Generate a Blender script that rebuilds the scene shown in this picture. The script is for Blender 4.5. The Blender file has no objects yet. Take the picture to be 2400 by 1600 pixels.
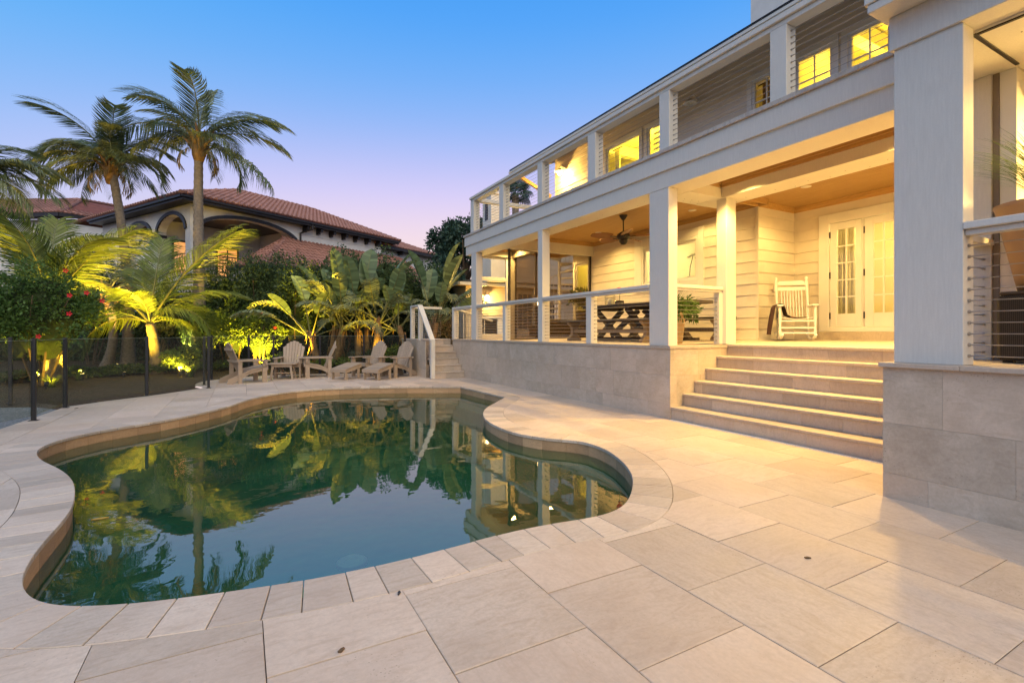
import bpy, bmesh, math, random
from mathutils import Vector, Matrix, Euler
from mathutils.geometry import delaunay_2d_cdt
R = random.Random(7)
SC = bpy.context.scene
COL = SC.collection
rad = math.radians

# ------------------------------------------------------------------ camera
CAMH = 1.25
FPX = 1152.0                                   # focal length in photo pixels (2400 wide)
YAW = math.atan(632 / FPX)
cam = bpy.data.cameras.new('camera')
cam.sensor_width = 36.0
cam.lens = 36.0 * FPX / 2400.0
cam.shift_y = -22.0 / 2400.0
cam.clip_start = 0.05
cam.clip_end = 2000
camo = bpy.data.objects.new('camera', cam)
COL.objects.link(camo)
camo.location = (0, 0, CAMH)
camo.rotation_euler = (rad(90), 0, -YAW)
SC.camera = camo

# ------------------------------------------------------------------ sky, fill sun, exposure
W = bpy.data.worlds.new('World')
SC.world = W
W.use_nodes = True
nt = W.node_tree
nt.nodes.clear()
def _n(t, x=0, y=0):
    return nt.nodes.new(t)
tc = _n('ShaderNodeTexCoord')
sep = _n('ShaderNodeSeparateXYZ')
nt.links.new(tc.outputs['Generated'], sep.inputs[0])
asn = _n('ShaderNodeMath'); asn.operation = 'ARCSINE'
nt.links.new(sep.outputs['Z'], asn.inputs[0])
mr = _n('ShaderNodeMapRange')
mr.inputs['From Min'].default_value = 0.0
mr.inputs['From Max'].default_value = math.pi / 2
nt.links.new(asn.outputs[0], mr.inputs['Value'])
def ramp(stops):
    r = _n('ShaderNodeValToRGB')
    r.color_ramp.interpolation = 'B_SPLINE'
    el = r.color_ramp.elements
    while len(el) < len(stops):
        el.new(0.5)
    for e, (p, c) in zip(el, stops):
        e.position = p
        e.color = (c[0], c[1], c[2], 1)
    nt.links.new(mr.outputs[0], r.inputs[0])
    return r
# twilight dome: afterglow side (north-north-east) and the side away from it
glow = ramp([(0.0, (1.06, .76, .62)), (.05, (1.08, .83, .72)), (.10, (1.04, .81, .82)), (.15, (.86, .72, .96)), (.20, (.58, .60, 1.06)), (.25, (.33, .52, 1.08)),
             (.30, (.20, .47, 1.06)), (.36, (.095, .40, 1.0)), (.44, (.055, .33, .94)), (.60, (.05, .27, .80)), (1.0, (.05, .23, .66))])
away = ramp([(0.0, (.70, .68, .88)), (.07, (.58, .64, 1.0)), (.14, (.40, .58, 1.06)), (.21, (.22, .53, 1.08)),
             (.30, (.09, .47, 1.05)), (.42, (.05, .37, .96)), (.60, (.05, .28, .80)), (1.0, (.05, .23, .66))])
dot = _n('ShaderNodeVectorMath'); dot.operation = 'DOT_PRODUCT'
nt.links.new(tc.outputs['Generated'], dot.inputs[0])
ga = rad(36)                                   # compass heading of the afterglow, from +Y towards +X
dot.inputs[1].default_value = (math.sin(ga), math.cos(ga), 0)
mf = _n('ShaderNodeMapRange')
mf.interpolation_type = 'SMOOTHSTEP'
mf.inputs['From Min'].default_value = .30
mf.inputs['From Max'].default_value = 1.0
nt.links.new(dot.outputs['Value'], mf.inputs['Value'])
mx = _n('ShaderNodeMixRGB')
nt.links.new(mf.outputs[0], mx.inputs['Fac'])
nt.links.new(away.outputs[0], mx.inputs[1])
nt.links.new(glow.outputs[0], mx.inputs[2])
bg = _n('ShaderNodeBackground')
bg.inputs['Strength'].default_value = 0.80
nt.links.new(mx.outputs[0], bg.inputs[0])
wo = _n('ShaderNodeOutputWorld')
nt.links.new(bg.outputs[0], wo.inputs[0])

sun = bpy.data.lights.new('fill_sun', 'SUN')  # broad warm fill added from behind the camera, opposite the real afterglow
sun.energy = 2.3
sun.color = (1.0, .82, .55)
sun.angle = rad(80)
suno = bpy.data.objects.new('fill_sun', sun)
COL.objects.link(suno)
suno.rotation_euler = Vector((.16, .68, -.72)).to_track_quat('-Z', 'Y').to_euler()

SC.view_settings.view_transform = 'Standard'
SC.view_settings.look = 'None'
SC.view_settings.gamma = 1
SC.view_settings.exposure = 0.24
SC.view_settings.use_curve_mapping = False
SC.cycles.use_denoising = True
SC.cycles.max_bounces = 7
SC.cycles.diffuse_bounces = 3
SC.cycles.glossy_bounces = 4
SC.cycles.transmission_bounces = 6
SC.cycles.transparent_max_bounces = 16
SC.cycles.sample_clamp_indirect = 6
SC.cycles.caustics_reflective = False
SC.cycles.caustics_refractive = False

# ------------------------------------------------------------------ mesh builder
class MB:
    def __init__(s):
        s.v = []; s.f = []
    def add(s, vs, fs):
        b = len(s.v)
        s.v.extend([tuple(q) for q in vs])
        s.f.extend([tuple(b + i for i in f) for f in fs])
        return s
    def hexa(s, p):
        return s.add(p, [(3, 2, 1, 0), (4, 5, 6, 7), (0, 1, 5, 4), (1, 2, 6, 5), (2, 3, 7, 6), (3, 0, 4, 7)])
    def box(s, x0, x1, y0, y1, z0, z1):
        if x1 < x0: x0, x1 = x1, x0
        if y1 < y0: y0, y1 = y1, y0
        return s.hexa([(x0, y0, z0), (x1, y0, z0), (x1, y1, z0), (x0, y1, z0),
                       (x0, y0, z1), (x1, y0, z1), (x1, y1, z1), (x0, y1, z1)])
    def bar(s, p, q, w, h, up=(0, 0, 1)):
        p = Vector(p); q = Vector(q); d = (q - p).normalized(); u = Vector(up)
        sd = d.cross(u)
        if sd.length < 1e-5: sd = d.cross(Vector((1, 0, 0)))
        sd.normalize(); u = sd.cross(d).normalized()
        a = sd * (w / 2); b = u * (h / 2)
        return s.hexa([p - a - b, q - a - b, q + a - b, p + a - b, p - a + b, q - a + b, q + a + b, p + a + b])
    def tube(s, pts, r, n=6, caps=True):
        pts = [Vector(p) for p in pts]
        rs = r if isinstance(r, (list, tuple)) else [r] * len(pts)
        base = len(s.v)
        ref = None
        for i, p in enumerate(pts):
            t = (pts[min(i + 1, len(pts) - 1)] - pts[max(i - 1, 0)]).normalized()
            if ref is None:
                ref = t.cross(Vector((0, 0, 1)))
                if ref.length < 1e-4: ref = Vector((1, 0, 0))
            ref = (ref - t * ref.dot(t)).normalized()
            bi = t.cross(ref)
            for k in range(n):
                a = 2 * math.pi * k / n
                s.v.append(tuple(p + (ref * math.cos(a) + bi * math.sin(a)) * rs[i]))
        for i in range(len(pts) - 1):
            for k in range(n):
                a = base + i * n + k; b = base + i * n + (k + 1) % n
                s.f.append((a, b, b + n, a + n))
        if caps:
            s.f.append(tuple(base + k for k in reversed(range(n))))
            s.f.append(tuple(base + (len(pts) - 1) * n + k for k in range(n)))
        return s
    def lathe(s, prof, c=(0, 0, 0), n=12):
        base = len(s.v)
        for r, z in prof:
            for k in range(n):
                a = 2 * math.pi * k / n
                s.v.append((c[0] + r * math.cos(a), c[1] + r * math.sin(a), c[2] + z))
        for i in range(len(prof) - 1):
            for k in range(n):
                a = base + i * n + k; b = base + i * n + (k + 1) % n
                s.f.append((a, b, b + n, a + n))
        s.f.append(tuple(base + k for k in reversed(range(n))))
        s.f.append(tuple(base + (len(prof) - 1) * n + k for k in range(n)))
        return s
    def prism(s, poly, z0, z1):
        n = len(poly)
        b = [(x, y, z0) for x, y in poly]; t = [(x, y, z1) for x, y in poly]
        return s.add(b + t, [tuple(reversed(range(n))), tuple(range(n, 2 * n))] +
                     [(i, (i + 1) % n, n + (i + 1) % n, n + i) for i in range(n)])
    def extrude(s, poly3, d):
        n = len(poly3); d = Vector(d)
        a = [Vector(p) for p in poly3]; b = [p + d for p in a]
        return s.add(a + b, [tuple(range(n)), tuple(reversed(range(n, 2 * n)))] +
                     [(i, n + i, n + (i + 1) % n, (i + 1) % n) for i in range(n)])
    def xf(s, M):
        s.v = [tuple(M @ Vector(p)) for p in s.v]
        return s

WL = {}
def mesh_of(mb, name, mat, smooth=False):
    me = bpy.data.meshes.new(name)
    me.from_pydata(mb.v, [], mb.f)
    if mat is not None:
        for m in (mat if isinstance(mat, (list, tuple)) else [mat]):
            me.materials.append(m)
    if smooth:
        for p in me.polygons: p.use_smooth = True
    me.update()
    return me
def T(name, label, cat, loc=(0, 0, 0), rz=0.0, group=None, kind=None):
    o = bpy.data.objects.new(name, None)
    o.empty_display_size = .2
    COL.objects.link(o)
    o.location = loc; o.rotation_euler = (0, 0, rz)
    tag(o, label, cat, group, kind)
    WL[o.name] = Vector(loc)
    return o
def tag(o, label=None, cat=None, group=None, kind=None):
    if label: o['label'] = label
    if cat: o['category'] = cat
    if group: o['group'] = group
    if kind: o['kind'] = kind
    return o
def off(parent):
    v = Vector((0, 0, 0))
    while parent is not None:
        v += Vector(parent.location); parent = parent.parent
    return v
def part(name, mb, mat, parent=None, world=True, smooth=False, bevel=0.0, label=None, kind=None, cat=None, group=None, loc=None, rot=None):
    """one mesh object; world=True: vertices are world coordinates (parent chain is not rotated)"""
    if isinstance(mb, MB):
        if parent is not None and world:
            o_ = off(parent)
            if o_.length > 0:
                mb.v = [(p[0] - o_.x, p[1] - o_.y, p[2] - o_.z) for p in mb.v]
        me = mesh_of(mb, name, mat, smooth)
    else:
        me = mb
    o = bpy.data.objects.new(name, me)
    COL.objects.link(o)
    if parent is not None: o.parent = parent
    if loc is not None: o.location = loc
    if rot is not None: o.rotation_euler = rot
    if bevel > 0:
        m = o.modifiers.new('bevel', 'BEVEL'); m.width = bevel; m.segments = 1; m.limit_method = 'ANGLE'; m.angle_limit = rad(40)
    tag(o, label, cat, group, kind)
    return o
def dup(o, loc=None, rz=None, label=None, parent=None):
    c = o.copy(); COL.objects.link(c)
    if parent is not None: c.parent = parent
    if loc is not None: c.location = loc
    if rz is not None: c.rotation_euler = (0, 0, rz)
    if label: c['label'] = label
    for ch in list(o.children):
        dup(ch, parent=c)
    return c
def light(kind, name, loc, energy, color, parent=None, size=.05, spot=None, blend=.5, aim=None):
    L = bpy.data.lights.new(name, kind)
    L.energy = energy; L.color = color
    if kind in ('POINT', 'SPOT'): L.shadow_soft_size = size
    if kind == 'SPOT':
        L.spot_size = rad(spot); L.spot_blend = blend
    if kind == 'AREA': L.size = size
    o = bpy.data.objects.new(name, L)
    COL.objects.link(o)
    p = Vector(loc)
    if aim is not None:
        o.rotation_euler = (Vector(aim) - p).to_track_quat('-Z', 'Y').to_euler()
    if parent is not None:
        o.parent = parent
        p = p - off(parent)
    o.location = p
    return o
WARM = (1.0, .66, .20)
GOLD = (1.0, .64, .04)
# ------------------------------------------------------------------ materials
class NM:
    def __init__(s, name, rough=.6, spec=.3):
        s.m = bpy.data.materials.new(name); s.m.use_nodes = True
        s.t = s.m.node_tree
        s.b = s.t.nodes['Principled BSDF']
        s.b.inputs['Roughness'].default_value = rough
        s.b.inputs['Specular IOR Level'].default_value = spec
        s._co = None
    def n(s, t, **k):
        x = s.t.nodes.new(t)
        for a, b in k.items(): setattr(x, a, b)
        return x
    def l(s, a, b): s.t.links.new(a, b)
    def co(s, rnd=True):
        if s._co: return s._co
        tc = s.n('ShaderNodeTexCoord'); oi = s.n('ShaderNodeObjectInfo')
        mul = s.n('ShaderNodeMath', operation='MULTIPLY'); mul.inputs[1].default_value = 137.0
        s.l(oi.outputs['Random'], mul.inputs[0])
        add = s.n('ShaderNodeVectorMath', operation='ADD')
        s.l(tc.outputs['Object'], add.inputs[0]); s.l(mul.outputs[0], add.inputs[1])
        s._co = add.outputs[0]; s._rnd = oi.outputs['Random']
        return s._co
    def noise(s, scale, detail=4, rough=.55, stretch=None, dist=0.0):
        v = s.co()
        if stretch:
            mp = s.n('ShaderNodeMapping'); mp.inputs['Scale'].default_value = stretch
            s.l(v, mp.inputs[0]); v = mp.outputs[0]
        x = s.n('ShaderNodeTexNoise'); x.inputs['Scale'].default_value = scale
        x.inputs['Detail'].default_value = detail; x.inputs['Roughness'].default_value = rough
        x.inputs['Distortion'].default_value = dist
        s.l(v, x.inputs['Vector'])
        return x.outputs['Fac']
    def mapr(s, v, a, b, c=0.0, d=1.0):
        x = s.n('ShaderNodeMapRange')
        for i, q in zip(('From Min', 'From Max', 'To Min', 'To Max'), (a, b, c, d)): x.inputs[i].default_value = q
        s.l(v, x.inputs['Value']); return x.outputs[0]
    def mix(s, f, a, b, mode='MIX'):
        x = s.n('ShaderNodeMixRGB', blend_type=mode)
        for i, q in ((0, f), (1, a), (2, b)):
            if isinstance(q, (int, float)): x.inputs[i].default_value = q
            elif isinstance(q, tuple): x.inputs[i].default_value = (*q, 1)
            else: s.l(q, x.inputs[i])
        return x.outputs[0]
    def base(s, c):
        if isinstance(c, tuple): s.b.inputs['Base Color'].default_value = (*c, 1)
        else: s.l(c, s.b.inputs['Base Color'])
    def tone(s, c, lo=.85, hi=1.12):
        """per-object brightness"""
        s.co()
        f = s.mapr(s._rnd, 0, 1, lo, hi)
        cb = s.n('ShaderNodeCombineColor')
        for i in range(3): s.l(f, cb.inputs[i])
        return s.mix(1.0, c, cb.outputs[0], 'MULTIPLY')
    def bump(s, h, strength=.3, dist=.01):
        x = s.n('ShaderNodeBump'); x.inputs['Strength'].default_value = strength; x.inputs['Distance'].default_value = dist
        s.l(h, x.inputs['Height']); s.l(x.outputs[0], s.b.inputs['Normal'])

def plain(name, col, rough=.55, spec=.3, var=.12, scale=6.0, bump=.0, metal=0.0, tone=None):
    k = NM(name, rough, spec)
    n = k.noise(scale, 5)
    c = k.mix(k.mapr(n, .3, .7), tuple(max(0, x * (1 - var)) for x in col), tuple(min(1, x * (1 + var)) for x in col))
    if tone: c = k.tone(c, *tone)
    k.base(c)
    k.b.inputs['Metallic'].default_value = metal
    if bump: k.bump(k.noise(scale * 14, 3), bump, .004)
    return k.m

def travertine(name, c1, c2, c3, tone=(.86, 1.1), vein=1.0, pit=1.0, stretch=(1, 5, 1), rough=.55, blotch=2.2):
    k = NM(name, rough, .25)
    cloud = k.noise(blotch, 6, .6)
    band = k.noise(7.0, 7, .65, stretch=stretch, dist=.9)
    fine = k.noise(48, 4, .75)
    c = k.mix(k.mapr(cloud, .3, .72), c1, c2)
    c = k.mix(k.mix(1.0, k.mapr(band, .46, .68, 0, .62 * vein), (1, 1, 1), 'MULTIPLY'), c, c3)
    c = k.mix(k.mapr(fine, .38, .72, 0, .36), c, tuple(x * .62 for x in c1))
    # pits in drifts along the bedding
    vor = k.n('ShaderNodeTexVoronoi'); vor.inputs['Scale'].default_value = 46
    mp = k.n('ShaderNodeMapping'); mp.inputs['Scale'].default_value = (stretch[0] * 1.0, 1 + (stretch[1] - 1) * .25, 1)
    k.l(k.co(), mp.inputs[0]); k.l(mp.outputs[0], vor.inputs['Vector'])
    drift = k.noise(2.6, 4, .6, stretch=(stretch[0], stretch[1] * .5, 1))
    p = k.n('ShaderNodeMath', operation='MULTIPLY')
    k.l(k.mapr(vor.outputs['Distance'], .20, .10), p.inputs[0]); k.l(k.mapr(drift, .55, .66), p.inputs[1])
    c = k.mix(k.mapr(p.outputs[0], 0, 1, 0, .65 * pit), c, (.10, .07, .045))
    stain = k.noise(1.1, 5, .65)
    c = k.mix(k.mapr(stain, .56, .78, 0, .28), c, tuple(x * .55 for x in c3))
    k.co()
    hue = k.n('ShaderNodeMath', operation='FRACT'); mu_ = k.n('ShaderNodeMath', operation='MULTIPLY'); mu_.inputs[1].default_value = 17.31
    k.l(k._rnd, mu_.inputs[0]); k.l(mu_.outputs[0], hue.inputs[0])
    c = k.mix(k.mapr(hue.outputs[0], 0, 1, 0, .30), c, (c2[0] * .96, c2[1] * .84, c2[2] * .78))
    k.base(k.tone(c, *tone))
    hb = k.n('ShaderNodeMath', operation='SUBTRACT')
    k.l(fine, hb.inputs[0]); k.l(p.outputs[0], hb.inputs[1])
    k.bump(hb.outputs[0], .22, .004)
    k.l(k.mapr(cloud, .3, .7, rough - .12, rough + .1), k.b.inputs['Roughness'])
    return k.m

def boards(name, col, dark, rough=.5, stretch=(1, 14, 14), scale=3.0, tone=(.8, 1.15)):
    k = NM(name, rough, .3)
    g = k.noise(scale, 6, .65, stretch=stretch, dist=.6)
    f = k.noise(scale * 9, 3, .6, stretch=stretch)
    c = k.mix(k.mapr(g, .3, .72), col, dark)
    c = k.mix(k.mapr(f, .4, .8, 0, .3), c, tuple(x * .6 for x in dark))
    k.base(k.tone(c, *tone)); k.bump(f, .15, .003)
    return k.m

def leafmat(name, c1, c2, trans=.35, rough=.45, scale=2.0, tone=None):
    k = NM(name, rough, .35)
    n = k.noise(scale, 3)
    gi = k.n('ShaderNodeNewGeometry')
    c = k.mix(k.mapr(n, .3, .7), c1, c2)
    isl = k.mapr(gi.outputs['Random Per Island'], 0, 1, .6, 1.5)
    cb = k.n('ShaderNodeCombineColor')
    for i in range(3): k.l(isl, cb.inputs[i])
    c = k.mix(1.0, c, cb.outputs[0], 'MULTIPLY')
    if tone: c = k.tone(c, *tone)
    k.base(c)
    tr = k.n('ShaderNodeBsdfTranslucent'); k.l(c, tr.inputs[0])
    ms = k.n('ShaderNodeMixShader'); ms.inputs[0].default_value = trans
    k.l(k.b.outputs[0], ms.inputs[1]); k.l(tr.outputs[0], ms.inputs[2])
    k.l(ms.outputs[0], k.t.nodes['Material Output'].inputs[0])
    return k.m

def glassy(name, tint, rough=.02, ior=1.45, opac=0.0, col=(.1, .1, .1)):
    """thin sheet: tinted see-through plus a mirror coat; opac adds a dull body"""
    k = NM(name)
    tr = k.n('ShaderNodeBsdfTransparent'); tr.inputs[0].default_value = (*tint, 1)
    gl = k.n('ShaderNodeBsdfGlossy'); gl.inputs['Roughness'].default_value = rough
    fr = k.n('ShaderNodeFresnel'); fr.inputs[0].default_value = ior
    ms = k.n('ShaderNodeMixShader')
    a = tr.outputs[0]
    if opac > 0:
        df = k.n('ShaderNodeBsdfDiffuse'); df.inputs[0].default_value = (*col, 1)
        m2 = k.n('ShaderNodeMixShader'); m2.inputs[0].default_value = opac
        k.l(a, m2.inputs[1]); k.l(df.outputs[0], m2.inputs[2]); a = m2.outputs[0]
    gi = k.n('ShaderNodeNewGeometry')                      # mirror only on the outward faces of the sheet
    inv = k.n('ShaderNodeMath', operation='SUBTRACT'); inv.inputs[0].default_value = 1.0
    k.l(gi.outputs['Backfacing'], inv.inputs[1])
    mu = k.n('ShaderNodeMath', operation='MULTIPLY'); k.l(fr.outputs[0], mu.inputs[0]); k.l(inv.outputs[0], mu.inputs[1])
    k.l(mu.outputs[0], ms.inputs[0]); k.l(a, ms.inputs[1]); k.l(gl.outputs[0], ms.inputs[2])
    k.l(ms.outputs[0], k.t.nodes['Material Output'].inputs[0])
    return k.m
def emit(name, col, strength):
    k = NM(name)
    k.b.inputs['Base Color'].default_value = (.8, .8, .8, 1)
    k.b.inputs['Emission Color'].default_value = (*col, 1)
    k.b.inputs['Emission Strength'].default_value = strength
    return k.m

M = {}
M['paver'] = travertine('travertine_paver', (.57, .445, .325), (.69, .565, .44), (.45, .325, .22), tone=(.83, 1.08), stretch=(3.2, 1, 1), vein=.75)
M['paver2'] = travertine('travertine_paver_cross', (.57, .445, .325), (.69, .565, .44), (.45, .325, .22), tone=(.86, 1.08), stretch=(1, 3.2, 1), vein=.9)
M['coping'] = travertine('travertine_coping', (.59, .47, .35), (.70, .585, .46), (.46, .34, .235), tone=(.76, 1.08), stretch=(1, 4, 1))
M['stone'] = travertine('travertine_cladding', (.47, .385, .285), (.63, .535, .42), (.33, .245, .165), tone=(.93, 1.04), vein=.6, stretch=(1, 1, 2.2), blotch=3.4)
M['step'] = travertine('travertine_step', (.52, .43, .33), (.62, .52, .41), (.42, .33, .24), tone=(.8, 1.06), vein=.8, stretch=(1, 3, 1))
M['pooltile'] = travertine('travertine_pool_tile', (.50, .31, .16), (.60, .39, .21), (.38, .23, .12), tone=(.72, 1.08), stretch=(1, 1, 3))
k = NM('joint_sand_and_dirt', .95, .1)
c = k.mix(k.mapr(k.noise(2.3, 4, .6), .40, .60), (.05, .036, .026), (.36, .275, .20))
k.base(k.mix(k.mapr(k.noise(60, 3, .6), .35, .7, 0, .5), c, (.09, .065, .045))); k.bump(k.noise(90, 2), .4, .003)
M['joint'] = k.m
M['taupe'] = plain('taupe_metal_track', (.20, .155, .115), .5, .4, .1, 5)
M['plaster'] = plain('green_pool_plaster', (.045, .34, .17), .9, .1, .3, 1.6)
M['ledge'] = travertine('grey_stone_ledge', (.50, .45, .38), (.62, .56, .48), (.27, .23, .19), tone=(.85, 1.05), stretch=(1, 2, 1))
M['white'] = plain('white_paint', (.61, .575, .51), .45, .35, .03, 2.5, bump=.05)
k = NM('white_paint_rough_sawn', .5, .3)
g = k.noise(9, 5, .6, stretch=(9, 9, .7)); f = k.noise(90, 3, .6); d = k.noise(1.6, 5, .65)
c = k.mix(k.mapr(g, .35, .7), (.63, .585, .505), (.68, .635, .55))
c = k.mix(k.mapr(f, .4, .75, 0, .12), c, (.42, .39, .34))
c = k.mix(k.mapr(d, .58, .8, 0, .25), c, (.48, .43, .36))
k.base(c)
ad_ = k.n('ShaderNodeMath', operation='ADD'); k.l(g, ad_.inputs[0]); k.l(f, ad_.inputs[1]); k.bump(ad_.outputs[0], .25, .004)
M['white'] = k.m
M['trim'] = plain('white_trim_paint', (.76, .72, .65), .4, .35, .03, 3.0)
M['siding'] = plain('cream_siding_paint', (.71, .63, .515), .5, .3, .05, 4.0, bump=.06, tone=(.94, 1.04))
M['pine'] = boards('stained_pine_ceiling', (.60, .375, .15), (.45, .26, .085), stretch=(14, 1, 14), scale=2.2)
M['soffit'] = boards('brown_soffit_boards', (.27, .18, .11), (.19, .125, .075), stretch=(14, 1, 14))
M['shingle'] = plain('grey_shingle', (.085, .085, .085), .85, .2, .35, 12, bump=.4)
M['cable'] = plain('steel_cable', (.38, .35, .31), .35, .5, .1, 8, metal=.8)
M['bronze'] = plain('dark_bronze_metal', (.035, .028, .024), .45, .4, .2, 5, metal=.3)
M['black'] = plain('black_powder_coat', (.014, .014, .016), .4, .4, .2, 5)
M['floor'] = travertine('porch_floor_stone', (.60, .50, .38), (.68, .58, .46), (.5, .4, .3), tone=(1, 1), stretch=(1, 3, 1))
M['pane'] = glassy('window_glass', (.95, .95, .93), .02, 1.5)
M['smoked'] = glassy('smoked_fence_glass', (.86, .88, .84), .03, 1.55, .022, (.30, .30, .26))
M['glassedge'] = plain('green_glass_edge', (.22, .26, .19), .3, .5)
M['screen'] = glassy('brown_mesh_screen', (.80, .76, .70), .5, 1.03, .13, (.20, .14, .09))
M['stucco'] = plain('white_stucco', (.74, .69, .61), .85, .15, .07, 3, bump=.3)
M['terra'] = plain('terracotta_tile', (.34, .165, .115), .7, .25, .2, 3, tone=(.7, 1.2))
M['terra2'] = plain('terracotta_bed', (.20, .07, .045), .8, .2, .2, 3)
M['lumber'] = boards('taupe_plastic_lumber', (.43, .325, .23), (.35, .265, .185), stretch=(1, 1, 9), tone=(.92, 1.06))
M['darkwood'] = boards('weathered_dark_timber', (.085, .062, .045), (.05, .036, .026), stretch=(10, 1, 10), tone=(.8, 1.1))
M['teak'] = boards('pale_teak', (.30, .21, .12), (.22, .15, .085), stretch=(10, 10, 1))
M['interior'] = plain('cream_room_paint', (.72, .66, .52), .7, .2, .04, 2)
M['lampglow'] = emit('lit_lamp_glass', (1.0, .74, .40), 14.0)
M['dimglow'] = emit('lit_recessed_lens', (1.0, .80, .50), 9.0)
# ------------------------------------------------------------------ ground, deck, pool
def struct(name, mb, mat, parent=None, **k):
    o = part(name, mb, mat, parent, **k)
    if parent is None: o['kind'] = 'structure'
    return o
def inpoly(p, poly):
    x, y = p; c = False; n = len(poly); j = n - 1
    for i in range(n):
        xi, yi = poly[i]; xj, yj = poly[j]
        if (yi > y) != (yj > y) and x < (xj - xi) * (y - yi) / (yj - yi) + xi: c = not c
        j = i
    return c
def project(x, y, z):
    s, c = math.sin(YAW), math.cos(YAW)
    f = x * s + y * c; r = x * c - y * s
    if f < .05: return None
    return (1200 + FPX * r / f, 778 - FPX * (z - CAMH) / f, f)

POOL = [(4.43, 8.347), (3.86, 7.70), (3.538, 7.328), (3.241, 6.84), (3.044, 6.307), (2.946, 5.619), (3.02, 5.122), (3.204, 4.80),
        (3.40, 4.60), (3.43, 4.35), (3.379, 4.042), (3.206, 3.619), (3.011, 3.293), (2.795, 3.042), (2.491, 2.768), (2.30, 2.665),
        (2.127, 2.640), (1.961, 2.665), (1.724, 2.700), (1.48, 2.705), (1.2, 2.687), (.955, 2.665), (.674, 2.653), (.401, 2.664),
        (.256, 2.678), (-.017, 2.73), (-.285, 2.785), (-.515, 2.851), (-.654, 2.909), (-.74, 2.959), (-.836, 3.048), (-.909, 3.168),
        (-.954, 3.279), (-.994, 3.43), (-1.023, 3.632), (-1.038, 3.905), (-1.042, 4.212), (-1.062, 4.564), (-1.115, 4.866),
        (-1.21, 5.27), (-1.328, 5.617), (-1.501, 6.007), (-1.70, 6.38), (-1.85, 6.757), (-1.915, 7.08), (-1.905, 7.326),
        (-1.826, 7.595), (-1.599, 7.96), (-1.309, 8.208), (-.978, 8.48), (-.622, 8.905), (-.205, 9.584), (.095, 10.35),
        (.476, 10.95), (.957, 11.32), (1.74, 11.50), (2.753, 11.24), (3.6, 10.84), (4.377, 10.441)]
def catmull(P, n=12):
    out = []
    for i in range(len(P) - 1):
        p0 = Vector(P[max(i - 1, 0)]); p1 = Vector(P[i]); p2 = Vector(P[i + 1]); p3 = Vector(P[min(i + 2, len(P) - 1)])
        for k in range(n):
            t = k / n
            out.append(.5 * ((2 * p1) + (-p0 + p2) * t + (2 * p0 - 5 * p1 + 4 * p2 - p3) * t * t + (-p0 + 3 * p1 - 3 * p2 + p3) * t ** 3))
    out.append(Vector(P[-1]))
    return out
def resample(P, step):
    L = [0]
    for a, b in zip(P, P[1:]): L.append(L[-1] + (b - a).length)
    n = max(2, round(L[-1] / step)); out = []; j = 0
    for i in range(n + 1):
        d = L[-1] * i / n
        while j < len(L) - 2 and L[j + 1] < d: j += 1
        t = (d - L[j]) / max(1e-9, L[j + 1] - L[j])
        out.append(P[j].lerp(P[j + 1], t))
    return out
curve = resample(catmull([Vector(p).to_2d() for p in POOL]), .05)
for _ in range(14):
    q = list(curve)
    for i in range(1, len(curve) - 1): q[i] = curve[i] * .5 + (curve[i - 1] + curve[i + 1]) * .25
    curve = q
side = resample([Vector((4.377, 10.441)), Vector((4.43, 8.347))], .05)
LOOP = curve[:-1] + side[:-1]                 # clockwise, from the near right corner round to the far right corner
NL = len(LOOP)
NC = len(curve) - 1                           # index of the far right corner
def loop_off(d):
    out = []
    for i in range(NL):
        a = LOOP[i - 1]; b = LOOP[i]; c = LOOP[(i + 1) % NL]
        t1 = (b - a).normalized(); t2 = (c - b).normalized()
        n1 = Vector((-t1.y, t1.x)); n2 = Vector((-t2.y, t2.x))
        m = (n1 + n2)
        m = m / max(.35, m.length_squared / 2) if m.length > .1 else n1
        out.append(b + m * d)
    return out
# orientation check: outward must be away from the middle of the pool
if sum((LOOP[i].x * LOOP[(i + 1) % NL].y - LOOP[(i + 1) % NL].x * LOOP[i].y) for i in range(NL)) > 0:
    SGN = -1
else:
    SGN = 1
CW = .31
OUT = loop_off(SGN * CW); OUTG = loop_off(SGN * (CW + .004)); TIL = loop_off(SGN * .012); TIB = loop_off(SGN * .022); PLS = loop_off(SGN * .024)
for _ in range(6):                             # relax the outer line where the deck tongues squeeze it
    for A_ in (OUT, OUTG):
        q = [A_[i] * .5 + (A_[i - 1] + A_[(i + 1) % NL]) * .25 for i in range(NL)]
        for i in range(NL):
            if (OUT[i - 1] - OUT[i]).length < .045 or True: A_[i] = q[i]

DECK = [(-6, -3), (-6, 6.3), (-3.5, 8.0), (-2.742, 8.74), (-2.66, 9.8), (-2.60, 10.80), (-2.185, 11.337), (-1.637, 11.848), (-1.2, 12.38),
        (-.80, 12.95), (-.76, 13.2), (-.86, 13.45), (-.98, 13.75), (-.98, 14.2), (-.888, 14.646), (-.665, 15.05), (-.1, 15.6), (.763, 15.9),
        (1.654, 15.76), (2.4, 15.6), (3.6, 15.05), (4.40, 14.6), (5.6, 14.6), (5.6, -3)]
MID = loop_off(SGN * .15)
def cdt_region(loops, keep):
    vs = []; es = []
    for lp in loops:
        b = len(vs); n = len(lp)
        vs += [Vector((p[0], p[1])) for p in lp]; es += [(b + i, b + (i + 1) % n) for i in range(n)]
    r = delaunay_2d_cdt(vs, es, [], 0, 1e-5)
    v = r[0]; f = [t for t in r[2] if keep(sum((v[i] for i in t), Vector((0, 0))) / len(t))]
    return v, f
def sheet(name, loops, keep, z, mat):
    v, f = cdt_region(loops, keep)
    mb = MB(); mb.v = [(p.x, p.y, z) for p in v]
    for t in f:
        a, b, c = (v[i] for i in t[:3])
        mb.f.append(tuple(t) if (b - a).cross(c - a) > 0 else tuple(reversed(t)))
    return struct(name, mb, mat)
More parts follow.
